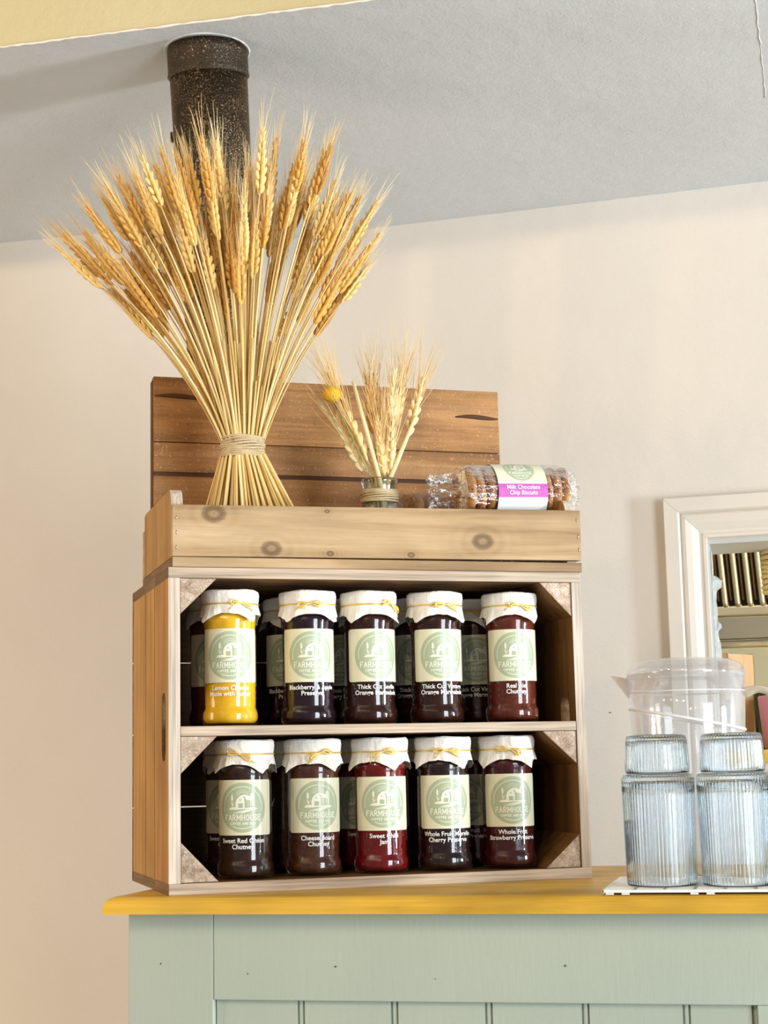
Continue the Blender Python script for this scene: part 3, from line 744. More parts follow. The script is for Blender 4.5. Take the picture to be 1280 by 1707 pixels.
RB = .0302     # straight body radius
LZ = .0795     # label centre height
art = Art(); art.poly(rounded(.0372, .0307, .003), 0, 0); logo(art, .0277)
def jarbend(x, y, off, R=RB+.0007): a = x/R; return ((R+off)*sin(a), -(R+off)*cos(a), LZ+y)
LABEL_ME = nodoubles(bend_mesh(art, jarbend), 'label', [M_CREAM, M_SAGEINK, M_INK])
del art.q[:]

# ------------------------------------------------------------------ preserve jars
GP = [(.0270, 0), (.0300, .0012), (.0322, .0045), (.0327, .0090), (.0326, .0145), (.0318, .0178), (.0303, .0200), (.0300, .0225), (.0303, .0255), (RB, .029), (RB, .113), (.0306, .1165), (.0312, .1195), (.0310, .1235), (.0295, .1275), (.0285, .131), (.0285, .1375)]
m = MB(); m.lathe([(.0004, .0016), (.024, .0012)]+GP, 56); GLASS_ME = m.mesh('glass_jar', M_GLASS)
CP = [(.0004, .0035), (.0275, .0035), (.0302, .0065), (.0311, .0095), (.0310, .0140), (.0302, .0172), (.0290, .0195), (.0287, .0225), (.0290, .0260), (.0290, .112), (.0296, .1175), (.0298, .1225), (.0286, .1262), (.0275, .129), (.0004, .1292)]
m = MB(); m.lathe(CP, 56); CONT_ME = m.mesh('contents', M_PAPER)
m = MB(); m.lathe([(.0004, .1376), (.0310, .1376), (.0318, .1384), (.0318, .1500), (.0308, .1512), (.0004, .1512)], 48); LID_ME = m.mesh('lid', simple('white metal lid', (.7, .66, .55), .35))

def cover_mesh(seed, rot):
    rnd = random.Random(seed); n = 60; m = MB(); ph = [rnd.uniform(0, 6.28) for _ in range(6)]
    def noise1(a): return .5*sin(5*a+ph[0])+.35*sin(9*a+ph[1])+.3*sin(14*a+ph[2])+.2*sin(23*a+ph[3])
    vs = []; rows = []
    jit = [rnd.uniform(-1, 1) for _ in range(n)]
    for ri in range(9):
        row = []
        for k in range(n):
            a = 2*pi*k/n; nz = noise1(a); c4 = max(0, cos(2*(a-rot)))**1.0
            corner = max(0.0, abs(cos(2*(a-rot)))-.45)/.55
            corner = corner**1.6 * (1 if cos(2*(a-rot)) > 0 or True else 0)
            # a square sheet hangs longest at its four corners
            cc = abs(((a-rot) % (pi/2))/(pi/2)-.5)*2; corner = cc**3
            r, z = [(.010, .1549), (.024, .1551), (.0318, .1547), (.0334, .1533), (.0339, .1490), (.0333, .1425), (.0326, .1388), (.0336+.0009*nz+.001, .1330), (.0340, .1290)][ri]
            if ri in (1, 2): z += .0004*sin(4*a+ph[4])+.0002*jit[k]
            if ri in (4, 5): r += .00045*nz+.00015*jit[k]; 
            if ri == 4: z += .0006*sin(3*a+ph[5])
            if ri == 7: z = .1388-(.0058+.0040*corner); r = .0336+.0011*nz+.0018*corner
            if ri == 8:
                z = .1388-(.0118+.0110*corner+.0007*nz+.0008*jit[k]*(1 if k % 3 == 0 else 0)); r = .0345+.0022*nz+.0062*corner
            row.append(len(vs)); vs.append((r*cos(a), r*sin(a), z))
        rows.append(row)
    fs = [tuple(rows[0])]
    for i in range(8):
        for k in range(n): l = (k+1) % n; fs.append((rows[i][k], rows[i+1][k], rows[i+1][l], rows[i][l]))
    mm = MB(); mm.add(vs, fs, 0, False); return mm.mesh('paper_cover', M_PAPER), noise1
def bow_mesh(seed, a0, tilt, noise1, dbl=True):
    rnd = random.Random(seed); m = MB()
    ringr = lambda a: .0334+.0003*noise1(a)
    m.tube([(ringr(a)*cos(a), ringr(a)*sin(a), .1392+.0002*sin(3*a)) for a in [2*pi*k/60 for k in range(61)]], .0006, 6, caps=False)
    m.tube([(ringr(a)*cos(a), ringr(a)*sin(a), .1382+.0002*cos(3*a)) for a in [2*pi*k/60 for k in range(61)]], .00045, 6, caps=False)
    def P(s, h, o): a = a0+s/.035; R = .0349+o; return (R*cos(a), R*sin(a), .1388+h)
    ct, st = cos(tilt), sin(tilt)
    def loop(sgn, ln, wd, droop, r=.00072):
        pts = []
        for k in range(15):
            t = 2*pi*k/14; x = sgn*ln*(1-cos(t))/2; y = wd*sin(t)*(1-cos(t))/2*1.2
            y += -droop*((x/ln)**2)*sgn*sgn
            pts.append(P(x*ct-y*st, x*st+y*ct, .0004+.0022*(1-cos(t))/2+.0004*k/14))
        m.tube(pts, r, 6)
    loop(1, rnd.uniform(.012, .0155), rnd.uniform(.0035, .005), rnd.uniform(.001, .004)); loop(-1, rnd.uniform(.012, .0155), rnd.uniform(.003, .0045), rnd.uniform(-.001, .003))
    if dbl: loop(1, rnd.uniform(.010, .013), rnd.uniform(.002, .0035), rnd.uniform(.003, .006)); loop(-1, rnd.uniform(.010, .013), rnd.uniform(.002, .003), rnd.uniform(.001, .004))
    for sgn in (-1, 1):
        ln = rnd.uniform(.013, .018); dr = rnd.uniform(.002, .009)
        pts = [P(sgn*ln*t*ct, sgn*ln*t*st-dr*t*t+.0006*sin(5*t), .0008+.001*sin(pi*t)) for t in [i/8 for i in range(9)]]
        m.tube(pts, .00068, 6)
    m.ellipsoid(P(0, 0, .0008), (0, 0, 1), .0026, .0030, .0022, (1, 0, 0))
    return m.mesh('gold_cord', M_GOLD)

CONT = {'lemon': contents('lemon curd', (.80, .47, .012), (.88, .56, .03), .35), 'black': contents('dark berry preserve', (.012, .004, .008), (.028, .009, .014)),
        'marm': contents('dark orange marmalade', (.022, .005, .003), (.048, .012, .006)), 'relish': contents('red brown chutney', (.095, .014, .006), (.16, .030, .012), .35),
        'onion': contents('dark onion chutney', (.022, .009, .006), (.050, .020, .012)), 'cheese': contents('brown chutney', (.055, .016, .007), (.105, .036, .016), .35),
        'chilli': contents('red chilli jam', (.12, .003, .004), (.20, .008, .008), .2), 'cherry': contents('black cherry preserve', (.014, .006, .006), (.03, .012, .010)),
        'straw': contents('dark strawberry preserve', (.045, .005, .006), (.09, .012, .012))}
# (u, v, z, contents, printed lines, label turn, cover corner angle, bow turn, bow tilt, label, group?)
JARS = [
 (.0788, .0455, .1835, 'lemon', ['Lemon Cheese', 'Made with butter'], 0, 40, 22, -.10, 'yellow lemon curd jar at the left end of the upper shelf'),
 (.1712, .0450, .1835, 'black', ['Blackberry & Apple', 'Preserve'], 8, 52, 4, .08, 'blackberry and apple preserve jar, second from left on the upper shelf'),
 (.2455, .0450, .1835, 'marm', ['Thick Cut Seville', 'Orange Marmalade'], 19, 60, 50, -.42, 'thick cut Seville orange marmalade jar in the middle of the upper shelf'),
 (.3285, .0450, .1835, 'marm', ['Thick Cut Vintage', 'Orange Marmalade'], 16, 55, 22, -.05, 'thick cut vintage orange marmalade jar, fourth from left on the upper shelf'),
 (.4240, .0450, .1835, 'relish', ['Real Ale', 'Chutney'], 11, 48, 20, -.12, 'reddish brown real ale chutney jar at the right end of the upper shelf'),
 (.0950, .0450, .0128, 'onion', ['Sweet Red Onion', 'Chutney'], -6, 28, -10, -.30, 'sweet red onion chutney jar at the left end of the bottom row'),
 (.1775, .0560, .0128, 'cheese', ['Cheese Board', 'Chutney'], 11, 40, 14, .35, 'brown cheese board chutney jar, second from left in the bottom row'),
 (.2578, .0520, .0128, 'chilli', ['Sweet Chilli', 'Jam'], 7, 24, 5, .28, 'bright red sweet chilli jam jar in the middle of the bottom row'),
 (.3350, .0480, .0128, 'cherry', ['Whole Fruit Morello', 'Cherry Preserve'], 8, 35, 8, -.05, 'whole fruit Morello cherry preserve jar, fourth from left in the bottom row'),
 (.4142, .0450, .0128, 'straw', ['Whole Fruit', 'Strawberry Preserve'], 11, 46, 6, -.10, 'whole fruit strawberry preserve jar at the right end of the bottom row'),
 (.0770, .1250, .1835, 'relish', ['Real Ale', 'Chutney'], 0, 30, 10, 0, 'shaded jar tucked behind the yellow lemon jar on the upper shelf'),
 (.1700, .1250, .1835, 'black', ['Blackberry & Apple', 'Preserve'], -6, 70, 30, 0, 'shaded jar behind the blackberry preserve jar on the upper shelf'),
 (.2490, .1250, .1835, 'marm', ['Whole Fruit', 'Strawberry Preserve'], -34, 10, 60, 0, 'shaded jar behind the Seville marmalade jar on the upper shelf'),
 (.3285, .1250, .1835, 'marm', ['Thick Cut Seville', 'Orange Marmalade'], 4, 50, 40, 0, 'shaded jar behind the vintage marmalade jar on the upper shelf'),
 (.4085, .1250, .1835, 'marm', ['Thick Cut Vintage', 'Orange Marmalade'], 0, 20, -10, 0, 'shaded marmalade jar seen between the two right-hand jars of the upper shelf'),
 (.0952, .1250, .0128, 'onion', ['Sweet Red Onion', 'Chutney'], -8, 50, 0, 0, 'shaded jar behind the red onion chutney jar in the bottom row'),
 (.1762, .1300, .0128, 'cheese', ['Cheese Board', 'Chutney'], 150, 40, 0, 0, 'shaded jar turned backwards behind the cheese board chutney jar'),
 (.2577, .1300, .0128, 'chilli', ['Sweet Chilli', 'Jam'], -4, 30, 5, 0, 'shaded jar behind the red chilli jam jar in the bottom row'),
 (.3320, .1250, .0128, 'cherry', ['Whole Fruit Morello', 'Cherry Preserve'], 60, 20, 9, 0, 'shaded jar behind the Morello cherry jar in the bottom row'),
 (.4030, .1250, .0128, 'straw', ['Whole Fruit', 'Strawberry Preserve'], -28, 45, 9, 0, 'shaded jar behind the strawberry preserve jar in the bottom row'),
]
for ji, (u, v, z, cont, lines, turn, corner, bturn, btilt, lab) in enumerate(JARS):
    P = L(u, v, z); face = atan2(camo.location.y-P.y, camo.location.x-P.x)      # the jar's label side faces the room
    yaw = face+pi/2+radians(turn)
    r = empty('preserve_jar', lab, 'jar', P, yaw, 'preserve jars in the crate')
    link('glass_jar', GLASS_ME, r)
    cm = CONT_ME.copy(); cm.materials.clear(); cm.materials.append(CONT[cont]); link('contents', cm, r)
    link('lid', LID_ME, r)
    front = -pi/2-radians(turn)
    cv, nf = cover_mesh(100+ji, front+radians(corner)); co = link('paper_cover', cv, r); co.modifiers.new('solid', 'SOLIDIFY').thickness = .00025
    link('gold_cord', bow_mesh(200+ji, front+radians(bturn), btilt, nf), co)
    lb = link('label', LABEL_ME, r)
    mb = MB(); R_ = RB+.0008
    polys = text_polys(lines, .0073, spacing=.92)
    ymax = 0
    for Pp in polys:
        mb.add([(R_*sin(x/R_), -R_*cos(x/R_), .0405+y) for (x, y) in Pp], [tuple(range(len(Pp)))], 0)
    link('printed_name', nodoubles(mb, 'printed_name', [M_WHITE]), lb)

# ------------------------------------------------------------------ wheat
def ear_mesh(seed, length=.072, mat_ear=None, awn=(.026, .050), spread=.22, n_awn=30, width=.0062, curve=.0):
    rnd = random.Random(seed); m = MB(); rows = int(length/.0052)
    m.tube([(0, 0, 0), (0, 0, length*.97)], [.0008, .0004], 5, 0)
    for i in range(rows):
        t = i/(rows-1); z = .002+length*.90*t; s = (.65+.5*sin(pi*min(1, t*1.25+.12)))*(1 if t < .8 else 1-(t-.8)*1.6)
        sd = 1 if i % 2 else -1
        for (dx, dy) in ((sd, .35), (sd*.35, -.8*sd), (-sd*.25, .8*sd)):
            c = Vector((dx*width*.62*s, dy*width*.62*s, z+rnd.uniform(-.0006, .0006)))
            d = Vector((dx*.33, dy*.33, 1)); m.ellipsoid(c, d, .0116*(.8+.2*s), .0050*s, .0044*s, (dx, dy, 0), 6, 4, 0)
    for k in range(n_awn):
        t = rnd.uniform(.15, 1); a = rnd.uniform(0, 6.283); z = .004+length*.9*t
        ln = rnd.uniform(*awn); sp = rnd.uniform(.3, 1)*spread; bx_ = rnd.uniform(-.12, .12)
        pts = []
        for j in range(5):
            q = j/4; rad = .002+ln*q*sp*(1+.5*q*rnd.uniform(-.2, .6)); aa = a+bx_*q*2
            pts.append((rad*cos(aa), rad*sin(aa), z+ln*q))
        m.tube(pts, [.00036, .00032, .00026, .00020, .00010], 3, 1, caps=False)
    return m.mesh('wheat_ear', [mat_ear or M_EAR, M_AWN])
EARS = [ear_mesh(300+i, .060+.004*i, spread=.16+.02*(i % 3)) for i in range(7)]
def place_ear(o, base, d, spin):
    q = Vector(d).normalized().to_track_quat('Z', 'Y'); o.location = base
    o.rotation_mode = 'QUATERNION'; o.rotation_quaternion = q @ Matrix.Rotation(spin, 3, 'Z').to_quaternion()

SHEAF_U, SHEAF_V, TRAY_Z = .1085, .108, .3730
SH = empty('wheat_sheaf', 'big golden sheaf of wheat tied with twine standing in the tray', 'wheat', L(SHEAF_U, SHEAF_V, TRAY_Z), A)
TIE = Vector((0, 0, .1485))
rnd = random.Random(77)
def env_len(th):   # tie to ear tip, by lean angle in the wide direction
    t = math.degrees(th)
    tab = [(-48, .335), (-37, .350), (-25, .350), (-15, .368), (0, .380), (12, .376), (22, .358), (32, .328), (42, .30)]
    for (a, la), (b, lb_) in zip(tab[:-1], tab[1:]):
        if a <= t <= b: return la+(lb_-la)*(t-a)/(b-a)
    return .33
extra = MB(); N_ST = 156
angs = []
for i in range(N_ST):
    q = (i+.5)/N_ST; rad = sqrt(q); ph = i*2.399963+.4
    angs.append((rad*cos(ph), rad*sin(ph)))
angs.sort(key=lambda p: p[1])       # nearest to the room first
for i, (px, py) in enumerate(angs):
    th = radians(-3.5+px*33+rnd.uniform(-1.5, 1.5)); tv = radians(py*20+2+rnd.uniform(-2, 2))
    front = py < 0
    Lmax = env_len(th); inner = rnd.random()
    Lt = Lmax*(1-.30*inner**1.3*(1 if rnd.random() < .8 else .25))
    if i % 9 == 0: Lt = Lmax*rnd.uniform(.62, .8)
    em = EARS[rnd.randrange(7)]; el = (.060+.004*EARS.index(em))*.97
    ph = atan2(py, px) if (px or py) else 0; rt = .0235*sqrt(min(1, px*px+py*py))
    tie = TIE+Vector((rt*cos(ph), rt*sin(ph)*.8, rnd.uniform(-.001, .001)))
    # lower end fans out inside the tray
    bu = .0175+px*.082+rnd.uniform(-.004, .004); bvv = py*.072+rnd.uniform(-.003, .003)
    foot = Vector((bu, max(-.090, min(.095, bvv)), .0005))
    pts = [foot, foot.lerp(tie, .5)+Vector((0, 0, 0)), foot.lerp(tie, .85), tie]
    sl = Lt-el; nseg = 9; p = tie.copy()
    for k in range(1, nseg+1):
        s_ = k/nseg; f = .62+.72*s_
        a1 = th*f; a2 = tv*f
        d = Vector((sin(a1), sin(a2)*cos(a1), cos(a1)*cos(a2))); p = p+d*(sl/nseg)
        pts.append(p.copy())
    dirv = pts[-1]-pts[-2]; dirv = Vector((dirv.x*.92, dirv.y*.92, dirv.z)).normalized()
    R0 = rnd.uniform(.0013, .0019)
    rs = [R0, R0, R0, R0*.95]+[R0*(1-.5*k/nseg) for k in range(1, nseg+1)]
    kn = rnd.randrange(5, 9)
    if i < 100:
        m = MB(); m.tube(pts, rs, 6); m.ellipsoid(pts[kn], pts[kn+1]-pts[kn-1], R0*2.2, R0*2.3, R0*2.3, (1, 0, 0))
        stalk = m.build('wheat_stalk', M_STALK, SH)
        e = link('wheat_ear', em, stalk); place_ear(e, pts[-1], dirv, rnd.uniform(0, 6.28))
    else:
        extra.tube(pts, rs, 6, 0)
        q = dirv.to_track_quat('Z', 'Y').to_matrix(); o_ = len(extra.v)
        extra.add([tuple(pts[-1]+q @ v.co) for v in em.vertices], [tuple(f.vertices) for f in em.polygons], 1, True)
# short leftover straws filling the tied waist
for k in range(130):
    a = rnd.uniform(0, 6.283); rt = .024*sqrt(rnd.random()); tie = TIE+Vector((rt*cos(a), rt*sin(a)*.8, 0))
    foot = Vector((.0175+cos(a)*.085*rt/.024, sin(a)*.07*rt/.024, .0005)); upd = Vector((cos(a)*.30*rt/.024-.03, sin(a)*.25*rt/.024, 1)).normalized()
    extra.tube([foot, foot.lerp(tie, .5), tie, tie+upd*rnd.uniform(.06, .16)], [.0016, .0016, .0015, .0011], 6, 0)
st = extra.build('wheat_stalks', [M_STALK, M_EAR], SH); st['kind'] = 'stuff'
m = MB()
for k in range(9):
    z = .1385+k*.0025; pts = []
    for j in range(41):
        a = 2*pi*j/40; pts.append(((.0262+.0008*sin(k*1.7))*cos(a), (.0222+.0006*cos(k))*sin(a), z+.0016*sin(a+k*.4)+.0006*sin(3*a+k)))
    m.tube(pts, .00165, 6, caps=False)
m.build('twine', M_TWINE, SH)

# ------------------------------------------------------------------ little vase with dried stems
VU, VV = .2790, .1000; VZ = TRAY_Z
VS = empty('glass_vase', 'small clear glass bottle with twine round its neck in the tray', 'vase', L(VU, VV, VZ), A)
vp = [(.0005, .0012), (.0330, .0), (.0362, .004), (.0365, .050), (.0350, .062), (.0300, .0715), (.0235, .0780), (.0215, .0830), (.0215, .1055), (.0228, .1075), (.0232, .1110), (.0222, .1130), (.0208, .1130)]
m = MB(); m.lathe(vp+[(.0192, .1115), (.0190, .084), (.0215, .0775), (.0325, .061), (.0340, .05), (.0335, .006), (.0005, .005)], 48)
m.build('bottle', M_VASE, VS)
m = MB()
for k in range(7):
    z = .0850+k*.0022; m.tube([((.0226+.0004*sin(k*2))*cos(a), (.0226+.0004*sin(k*2))*sin(a), z+.0010*sin(a+k)) for a in [2*pi*j/36 for j in range(37)]], .0013, 6, caps=False)
m.build('twine', M_TWINE, VS)
def vloc(x, y, dv=0):     # photo-plane measurement -> tray coordinates of the bunch
    return Vector((.2789+.000757*(x-632)+dv*.30, VV+dv, .4857-.000742*(y-800)+.000015*(x-632)+dv*.2))
def wpos(p): return L(p.x, p.y, p.z)
ROOT = lambda k: Vector((VU+.012*cos(k*2.3), VV+.012*sin(k*2.3), VZ+.008))
VE = [ear_mesh(500+i, .062, M_PALE if i != 3 else M_BROWNEAR, awn=(.038, .064), spread=.30, n_awn=34, width=.0042) for i in range(4)]
STEMS = [((553, 624), (584, 716), .006, 0, 'pale bearded wheat stem leaning far left behind the yellow flower head'),
         ((573, 672), (610, 764), -.006, 1, 'pale wheat stem leaning left, just right of the yellow flower head'),
         ((565, 706), (603, 782), .004, 2, 'short wheat stem low on the left side of the vase bunch'),
         ((617, 636), (624, 716), .010, 3, 'brown wheat stem left of the pair in the middle of the vase bunch'),
         ((628, 630), (632, 708), .014, 3, 'brown wheat stem right of the pair in the middle of the vase bunch'),
         ((662, 622), (655, 706), .004, 0, 'tall pale wheat stem right of the middle of the vase bunch'),
         ((677, 620), (664, 704), .010, 1, 'tallest pale wheat stem, leaning right behind its neighbour'),
         ((708, 636), (684, 720), .002, 2, 'pale wheat stem leaning furthest right in the vase'),
         ((632, 706), (640, 788), -.008, 0, 'short pale wheat stem in the front centre of the vase bunch'),
         ((656, 706), (650, 788), -.006, 1, 'short pale wheat stem in the front right of the vase bunch')]
for k, (tip, bs, dv, vi, lab) in enumerate(STEMS):
    pt, pb = vloc(*tip, dv*1.6), vloc(*bs, dv); rt = ROOT(k)
    neck = Vector((VU+.75*(pb.x-VU)*.12+.006*cos(k), VV+.007*sin(k*1.7), VZ+.112))
    r = empty('dried_wheat_stem', lab, 'dried wheat', wpos(rt), A, 'dried wheat stems in the glass vase')
    m = MB(); m.tube([Vector((0, 0, 0)), neck-rt, (neck-rt).lerp(pb-rt, .5)+Vector((0, 0, .002)), pb-rt], [.0012, .0012, .0010, .0009], 6); m.build('stalk', M_PALE, r)
    e = link('wheat_ear', VE[vi], r); place_ear(e, pb-rt, pt-pb, k*1.1)
    sc = (pt-pb).length/.062; e.scale = (1.3, 1.3, sc*1.18)
for k, (tip, rad, lab) in enumerate((((591, 633), .0029, 'thick pale cut reed standing left of centre in the vase'), ((697, 690), .0030, 'thick pale cut reed leaning right in the vase'))):
    pt = vloc(*tip, -.012 if k == 0 else -.008); rt = Vector((VU+(.010 if k == 0 else -.012), VV-.006, VZ+.010))
    neck = Vector((VU+(-.002 if k == 0 else .010), VV-.010, VZ+.110))
    m = MB(); m.tube([Vector((0, 0, 0)), neck-rt, (neck-rt).lerp(pt-rt, .5), pt-rt], [rad, rad, rad*.92, rad*.75], 12)
    o = m.build('cut_reed', M_REED, loc=wpos(rt), rot=(0, 0, A)); tag(o, lab, 'dried reed', 'cut reeds in the glass vase')
pt = vloc(555, 656, -.012); rt = Vector((VU+.004, VV+.004, VZ+.009)); neck = Vector((VU-.011, VV-.004, VZ+.112))
cr = empty('craspedia_flower', 'round yellow billy button flower head on a thin stem in the vase', 'dried flower', wpos(rt), A)
m = MB(); m.tube([Vector((0, 0, 0)), neck-rt, (neck-rt).lerp(pt-rt, .55)+Vector((.002, 0, -.003)), pt-rt], .0009, 6); m.build('stem', simple('olive stem', (.42, .40, .16), .6), cr)
bm = bmesh.new(); bmesh.ops.create_icosphere(bm, subdivisions=4, radius=.0112)
rn = random.Random(9)
for v in bm.verts: v.co *= 1+rn.uniform(-.035, .035); v.co.z *= .93
me = bpy.data.meshes.new('flower_head'); bm.to_mesh(me); bm.free(); me.materials.append(M_YELLOW)
for p in me.polygons: p.use_smooth = True
link('flower_head', me, cr, loc=pt-rt)

# ------------------------------------------------------------------ biscuit packs
def biscuit_mat():
    m, nt, out = newmat('golden biscuit'); raw, v = objco(nt)
    n = noise(nt, raw, 90, 4, .6); n2 = noise(nt, raw, 170, 2, .5)
    col = ramp(nt, n, [(.3, (.36, .155, .045)), (.65, (.56, .29, .10))]); col = mixc(nt, ramp(nt, n2, [(.60, 0.0), (.66, .9)]), col, (.09, .035, .015))
    bsdf(nt, out, col, .75, 0, bump=n, bstr=.6, bdist=.003); return m
M_BISC = biscuit_mat(); M_FILM = clear_film('crinkled clear film', (.985, .985, .985), .6, .02, .08, 75, 1.0)
def bisc_mesh(seed):
    rn = random.Random(seed); m = MB(); prof = [(.0005, -.0052), (.026, -.0050), (.0305, -.0028), (.0318, 0), (.0300, .0035), (.024, .0058), (.0005, .0066)]
    m.lathe([(r, z) for r, z in prof], 28); 
    m.v = [(x*(1+.0*rn.random()), y, z+rn.uniform(-.0006, .0006)) for x, y, z in m.v]
    return m.mesh('biscuit', M_BISC)
BM = [bisc_mesh(i) for i in range(3)]
def film_mesh(seed, half, r, left=.05, right=.012, amp=.0022):
    rn = random.Random(seed); m = MB(); n = 48
    xs = [(-half-left, .35), (-half-left*.72, .50), (-half-left*.40, .46), (-half-left*.18, .66), (-half-.002, .93)]+[(-half+2*half*t, 1.0) for t in (.05, .2, .35, .5, .65, .8, .95)]+[(half+.003, .90), (half+right*.5, .70), (half+right, .62)]
    vs = []
    ph = [rn.uniform(0, 6.28) for _ in range(8)]
    for i, (x, s_) in enumerate(xs):
        endk = 1-s_
        for k in range(n):
            a = 2*pi*k/n; cr = amp*(sin(7*a+ph[i % 8])+.7*sin(12*a+ph[(i+3) % 8]))*(.35+2.6*endk)+rn.uniform(-1, 1)*amp*(.12+.9*endk)
            flat = 1 if i > 3 else .55+.25*(i > 1)
            vs.append((x+rn.uniform(-1, 1)*.003*endk, (r*s_+cr)*cos(a)*(flat), (r*s_+cr)*sin(a)*(1+.5*endk*(i < 3))))
    fs = []
    for i in range(len(xs)-1):
        for k in range(n): l = (k+1) % n; fs.append((i*n+k, i*n+l, (i+1)*n+l, (i+1)*n+k))
    m.add(vs, fs, 0, False); return m.mesh('clear_wrapper', M_FILM)
def pack(lab, u, v, z, rz, count, half, r, label=True, seed=1, left=.05, tilt=0):
    p = empty('biscuit_pack', lab, 'biscuits', L(u, v, z), A+rz, 'wrapped biscuit packs in the tray')
    p.rotation_euler = (0, tilt, A+rz)
    rn = random.Random(seed)
    for i in range(count):
        x = -half+.007+(2*half-.014)*i/(count-1)+rn.uniform(-.001, .001)
        b = link('biscuit', BM[i % 3], p, loc=(x, rn.uniform(-.001, .001), rn.uniform(-.0015, .0015)), rot=(0, pi/2+rn.uniform(-.16, .16), rn.uniform(-.05, .05)))
        b.scale = (r/.034,)*3
    link('clear_wrapper', film_mesh(seed, half, r, left), p)
    if label:
        a2 = Art(); R2 = r+.0012; hw = .0325; hh = .062
        a2.poly([(-hw, -hh), (hw, -hh), (hw, hh), (-hw, hh)], 0, 0)
        a2.poly([(-hw, .0080), (hw, .0080), (hw, .052), (-hw, .052)], 1, 4)
        a2.poly([(-hw, -.0100), (hw, -.0100), (hw, .0068), (-hw, .0068)], 1, 3)
        logo(a2, .0195, 0, .0300, 2, 1, 2)
        b2 = Art()
        def bd(x, y, off): a = y/R2; return (x, -(R2+off)*cos(a), (R2+off)*sin(a))
        # bend about the long axis: cut along y instead of x
        mb = MB()
        for P, layer, mi in a2.q:
            grid_poly(mb, [(q[1], q[0]) for q in P], lambda yy, xx, l_=layer: bd(xx, yy, l_*.00012), mi, .004)
        lbm = nodoubles(mb, 'paper_label', [M_LABELW, M_SAGEINK, M_INK, M_MAGENTA, M_CREAM])
        lo = link('paper_label', lbm, p)
        mb = MB()
        for P in text_polys(['Milk Chocolate', 'Chip Biscuits'], .0071, bold=.008, spacing=.95):
            mb.add([bd(x, y+.0002, .0006) for x, y in P], [tuple(range(len(P)))], 0)
        link('printed_name', nodoubles(mb, 'printed_name', [M_WHITE]), lo)
    return p
pack('wrapped milk chocolate chip biscuits with white and magenta label, right end of the tray', .4380, .058, .4655, .03, 11, .0690, .0350, True, 3, .040, tilt=-.03)
pack('unlabelled wrapped biscuits behind and left of the labelled pack', .3740, .145, .4440, .12, 7, .0480, .0330, False, 5, .012)
pack('wrapped biscuits lying on the tray floor under the labelled pack', .4100, .050, .4030, 0, 9, .0660, .0285, False, 7, .012)
pack('wrapped biscuits lying on the tray floor under the rear pack', .3820, .150, .4030, 0, 7, .0520, .0285, False, 8, .012)

# ------------------------------------------------------------------ jug, drying mat and tumblers
def mat_grid():
    m = MB(); x0, x1, y0, y1 = -.178, .125, 1.7365, 1.935; h = .0045
    for i in range(16):
        y = y0+(y1-y0)*i/15; m.box((x0+.0015, y-.0018, .0026), (x1, y+.0018, h))
    for i in range(11):
        x = x0+(x1-x0)*i/10; m.box((x-.0018, y0, .0026), (x+.0018, y1, h))
    m.box((x0, y0-.0015, .0022), (x1, y0+.0008, h+.0006)); m.box((x0-.0015, y0, .0022), (x0+.0008, y1, h+.0006)); m.box((x0, y1-.0008, .0022), (x1, y1+.0015, h+.0006))
    m.box((x0+.0005, y0+.0005, .0024), (x1-.001, y1-.001, .0034))
    for i in range(4):
        for j in range(4):
            for d in (-.008, .008):
                x = x0+.014+i*.085+d; y = y0+.002+j*.062; m.box((x-.004, y-.0015, 0), (x+.004, y+.0015, .0024))
    return m
tag(mat_grid().build('drying_mat', simple('white plastic', (.84, .85, .84), .35)), 'white plastic grid drying mat at the front edge of the worktop', 'mat')
big = tumbler_mesh('ribbed_tumbler', .1155, .0380, .0364, .0022, .010, M_TUMBLER, 62, inverted=True)
small = tumbler_mesh('ribbed_tumbler', .0405, .0320, .0335, .0022, .008, M_TUMBLER, 56, inverted=True)
zb = .0052
for i, (x, y, a, b) in enumerate(((-.1230, 1.8035, 'tall ribbed clear tumbler on the left of the white mat', 'short ribbed tumbler upside down on top of the left tall one'),
                                  (-.0445, 1.8000, 'tall ribbed clear tumbler beside it, right of the left one on the white mat', 'short ribbed tumbler upside down on top of the right tall one'),
                                  (.0340, 1.7990, 'tall ribbed tumbler cut off by the right edge of the photo', None))):
    t = link('ribbed_tumbler', big, loc=(x, y, zb), rot=(0, 0, i*.07)); tag(t, a, 'glass', 'ribbed tumblers on the white mat')
    if b: t = link('ribbed_tumbler', small, loc=(x, y, zb+.1158), rot=(0, 0, i*.05)); tag(t, b, 'glass', 'ribbed tumblers on the white mat')
# jug
M_JUG = clear_film('cloudy jug plastic', (.98, .985, .99), .60, .01, .07, 60, .10)
_nt = M_JUG.node_tree; _o = [n for n in _nt.nodes if n.type == 'OUTPUT_MATERIAL'][0]; _mx = _o.inputs[0].links[0].from_socket
_df = _nt.nodes.new('ShaderNodeBsdfTranslucent'); _df.inputs[0].default_value = (.9, .92, .95, 1); _d2 = _nt.nodes.new('ShaderNodeBsdfDiffuse'); _d2.inputs[0].default_value = (.9, .92, .95, 1)
_ms = _nt.nodes.new('ShaderNodeMixShader'); _nt.links.new(_df.outputs[0], _ms.inputs[1]); _nt.links.new(_d2.outputs[0], _ms.inputs[2])
_mm = _nt.nodes.new('ShaderNodeMixShader'); _mm.inputs[0].default_value = .13; _nt.links.new(_mx, _mm.inputs[1]); _nt.links.new(_ms.outputs[0], _mm.inputs[2]); _nt.links.new(_mm.outputs[0], _o.inputs[0])
M_JUGBAND = simple('cloudy jug ridge', (.82, .82, .82), .15)
JX, JY = -.1010, 2.060
J = empty('water_jug', 'clear plastic water jug with lid and handle behind the tumblers', 'jug', (JX, JY, 0))
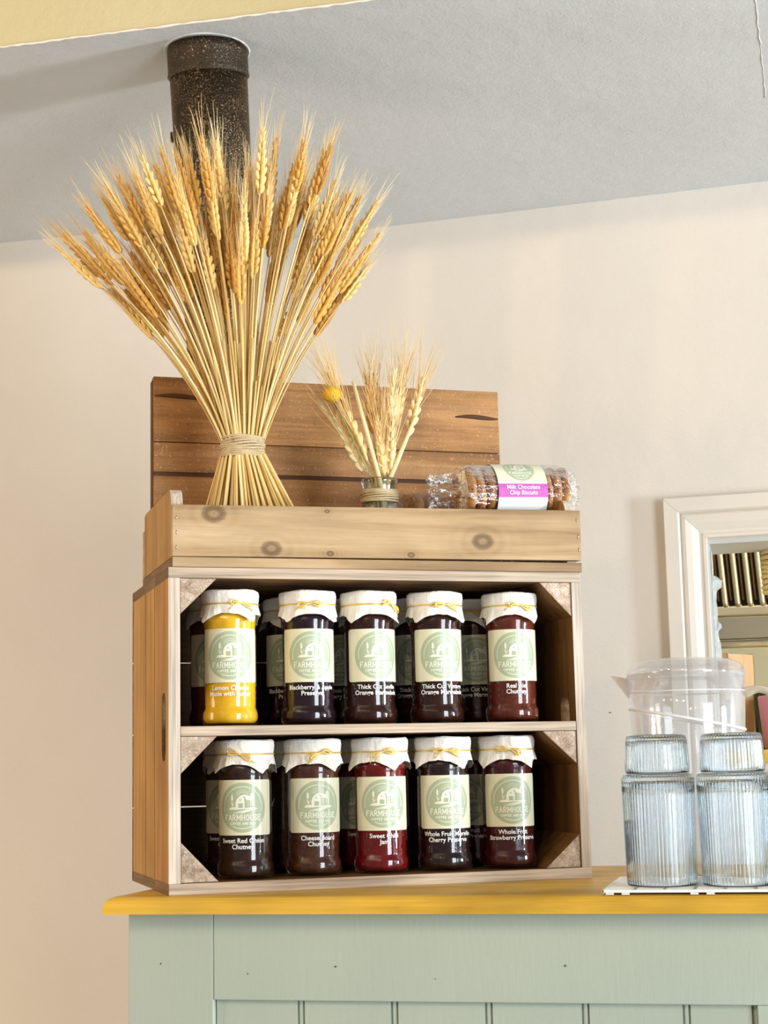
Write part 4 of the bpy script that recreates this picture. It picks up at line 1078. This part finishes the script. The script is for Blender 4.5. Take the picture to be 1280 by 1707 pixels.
jp = [(.0005, .003), (.052, .002), (.0580, .006), (.0605, .040), (.0655, .120), (.0688, .190), (.0708, .2385)]
def jlathe(prof, n=72, sp=0):
    m = MB(); vs = []; fs = []
    for (r, z) in prof:
        for k in range(n):
            a = 2*pi*k/n; vs.append((r*cos(a), r*sin(a), z))
    for i in range(len(prof)-1):
        for k in range(n): l = (k+1) % n; fs.append((i*n+k, i*n+l, (i+1)*n+l, (i+1)*n+k))
    m.add(vs, fs, 0, True); return m
jlathe(jp+[(.0690, .2385), (.0669, .190), (.0636, .120), (.0586, .042), (.0540, .009), (.0005, .007)]).build('jug_body', M_JUG, J)
m = jlathe([(.0005, .2570), (.030, .2568), (.055, .2545), (.0655, .2500), (.0700, .2450), (.0716, .2400), (.0716, .2345), (.0709, .2340)]); m.build('jug_lid', M_JUG, J)
# moulded bands on the wall of the jug: a level one and a slanting one
m = MB(); R = lambda z: .0655+(.0708-.0655)*(z-.12)/.1185
m.tube([(R(.216)*cos(a)*1.003, R(.216)*sin(a)*1.003, .216) for a in [2*pi*k/60 for k in range(61)]], .0008, 6, caps=False); m.build('moulded_band', M_JUGBAND, J)
m = MB(); pts = []
for k in range(61):
    a = 2*pi*k/60; z = .183-.0135*cos(a)-.001*sin(a); pts.append((R(z)*cos(a)*1.003, R(z)*sin(a)*1.003, z))
m.tube(pts, .0017, 8, caps=False); m.build('moulded_band', M_JUGBAND, J)
m = MB(); m.add([(-.0680, -.018, .2340), (-.0900, 0, .2390), (-.0680, .018, .2340), (-.0670, -.012, .2120), (-.0685, 0, .2100), (-.0670, .012, .2120)], [(0, 1, 4, 3), (1, 2, 5, 4)], 0, False); o = m.build('spout', M_JUG, J); o.modifiers.new('s', 'SOLIDIFY').thickness = .0015
hp = [(.0660, .2110), (.0780, .2170), (.0900, .2180), (.1010, .2120), (.1090, .1980), (.1120, .1780), (.1090, .1500), (.0980, .1200), (.0800, .0980), (.0620, .0900)]
m = MB(); vs = []
for i, (x, z) in enumerate(hp):
    a_ = hp[max(i-1, 0)]; b_ = hp[min(i+1, len(hp)-1)]; t = Vector((b_[0]-a_[0], b_[1]-a_[1])).normalized(); nx, nz = -t.y, t.x
    th = .0052 if i else .010; wy = .0105
    for (q, yy) in ((1, -wy), (1, wy), (-1, wy), (-1, -wy)): vs.append((x+nx*th*q, yy, z+nz*th*q))
k = len(hp); fs = []
for i in range(k-1):
    for j in range(4): l = (j+1) % 4; fs.append((i*4+j, i*4+l, (i+1)*4+l, (i+1)*4+j))
fs += [(3, 2, 1, 0), ((k-1)*4, (k-1)*4+1, (k-1)*4+2, (k-1)*4+3)]
m.add(vs, fs, 0, True); o = m.build('handle', simple('milky clear handle', (.80, .72, .60), .15, Transmission_Weight=.55, IOR=1.3), J)
b = o.modifiers.new('b', 'SUBSURF'); b.levels = 1; b.render_levels = 1
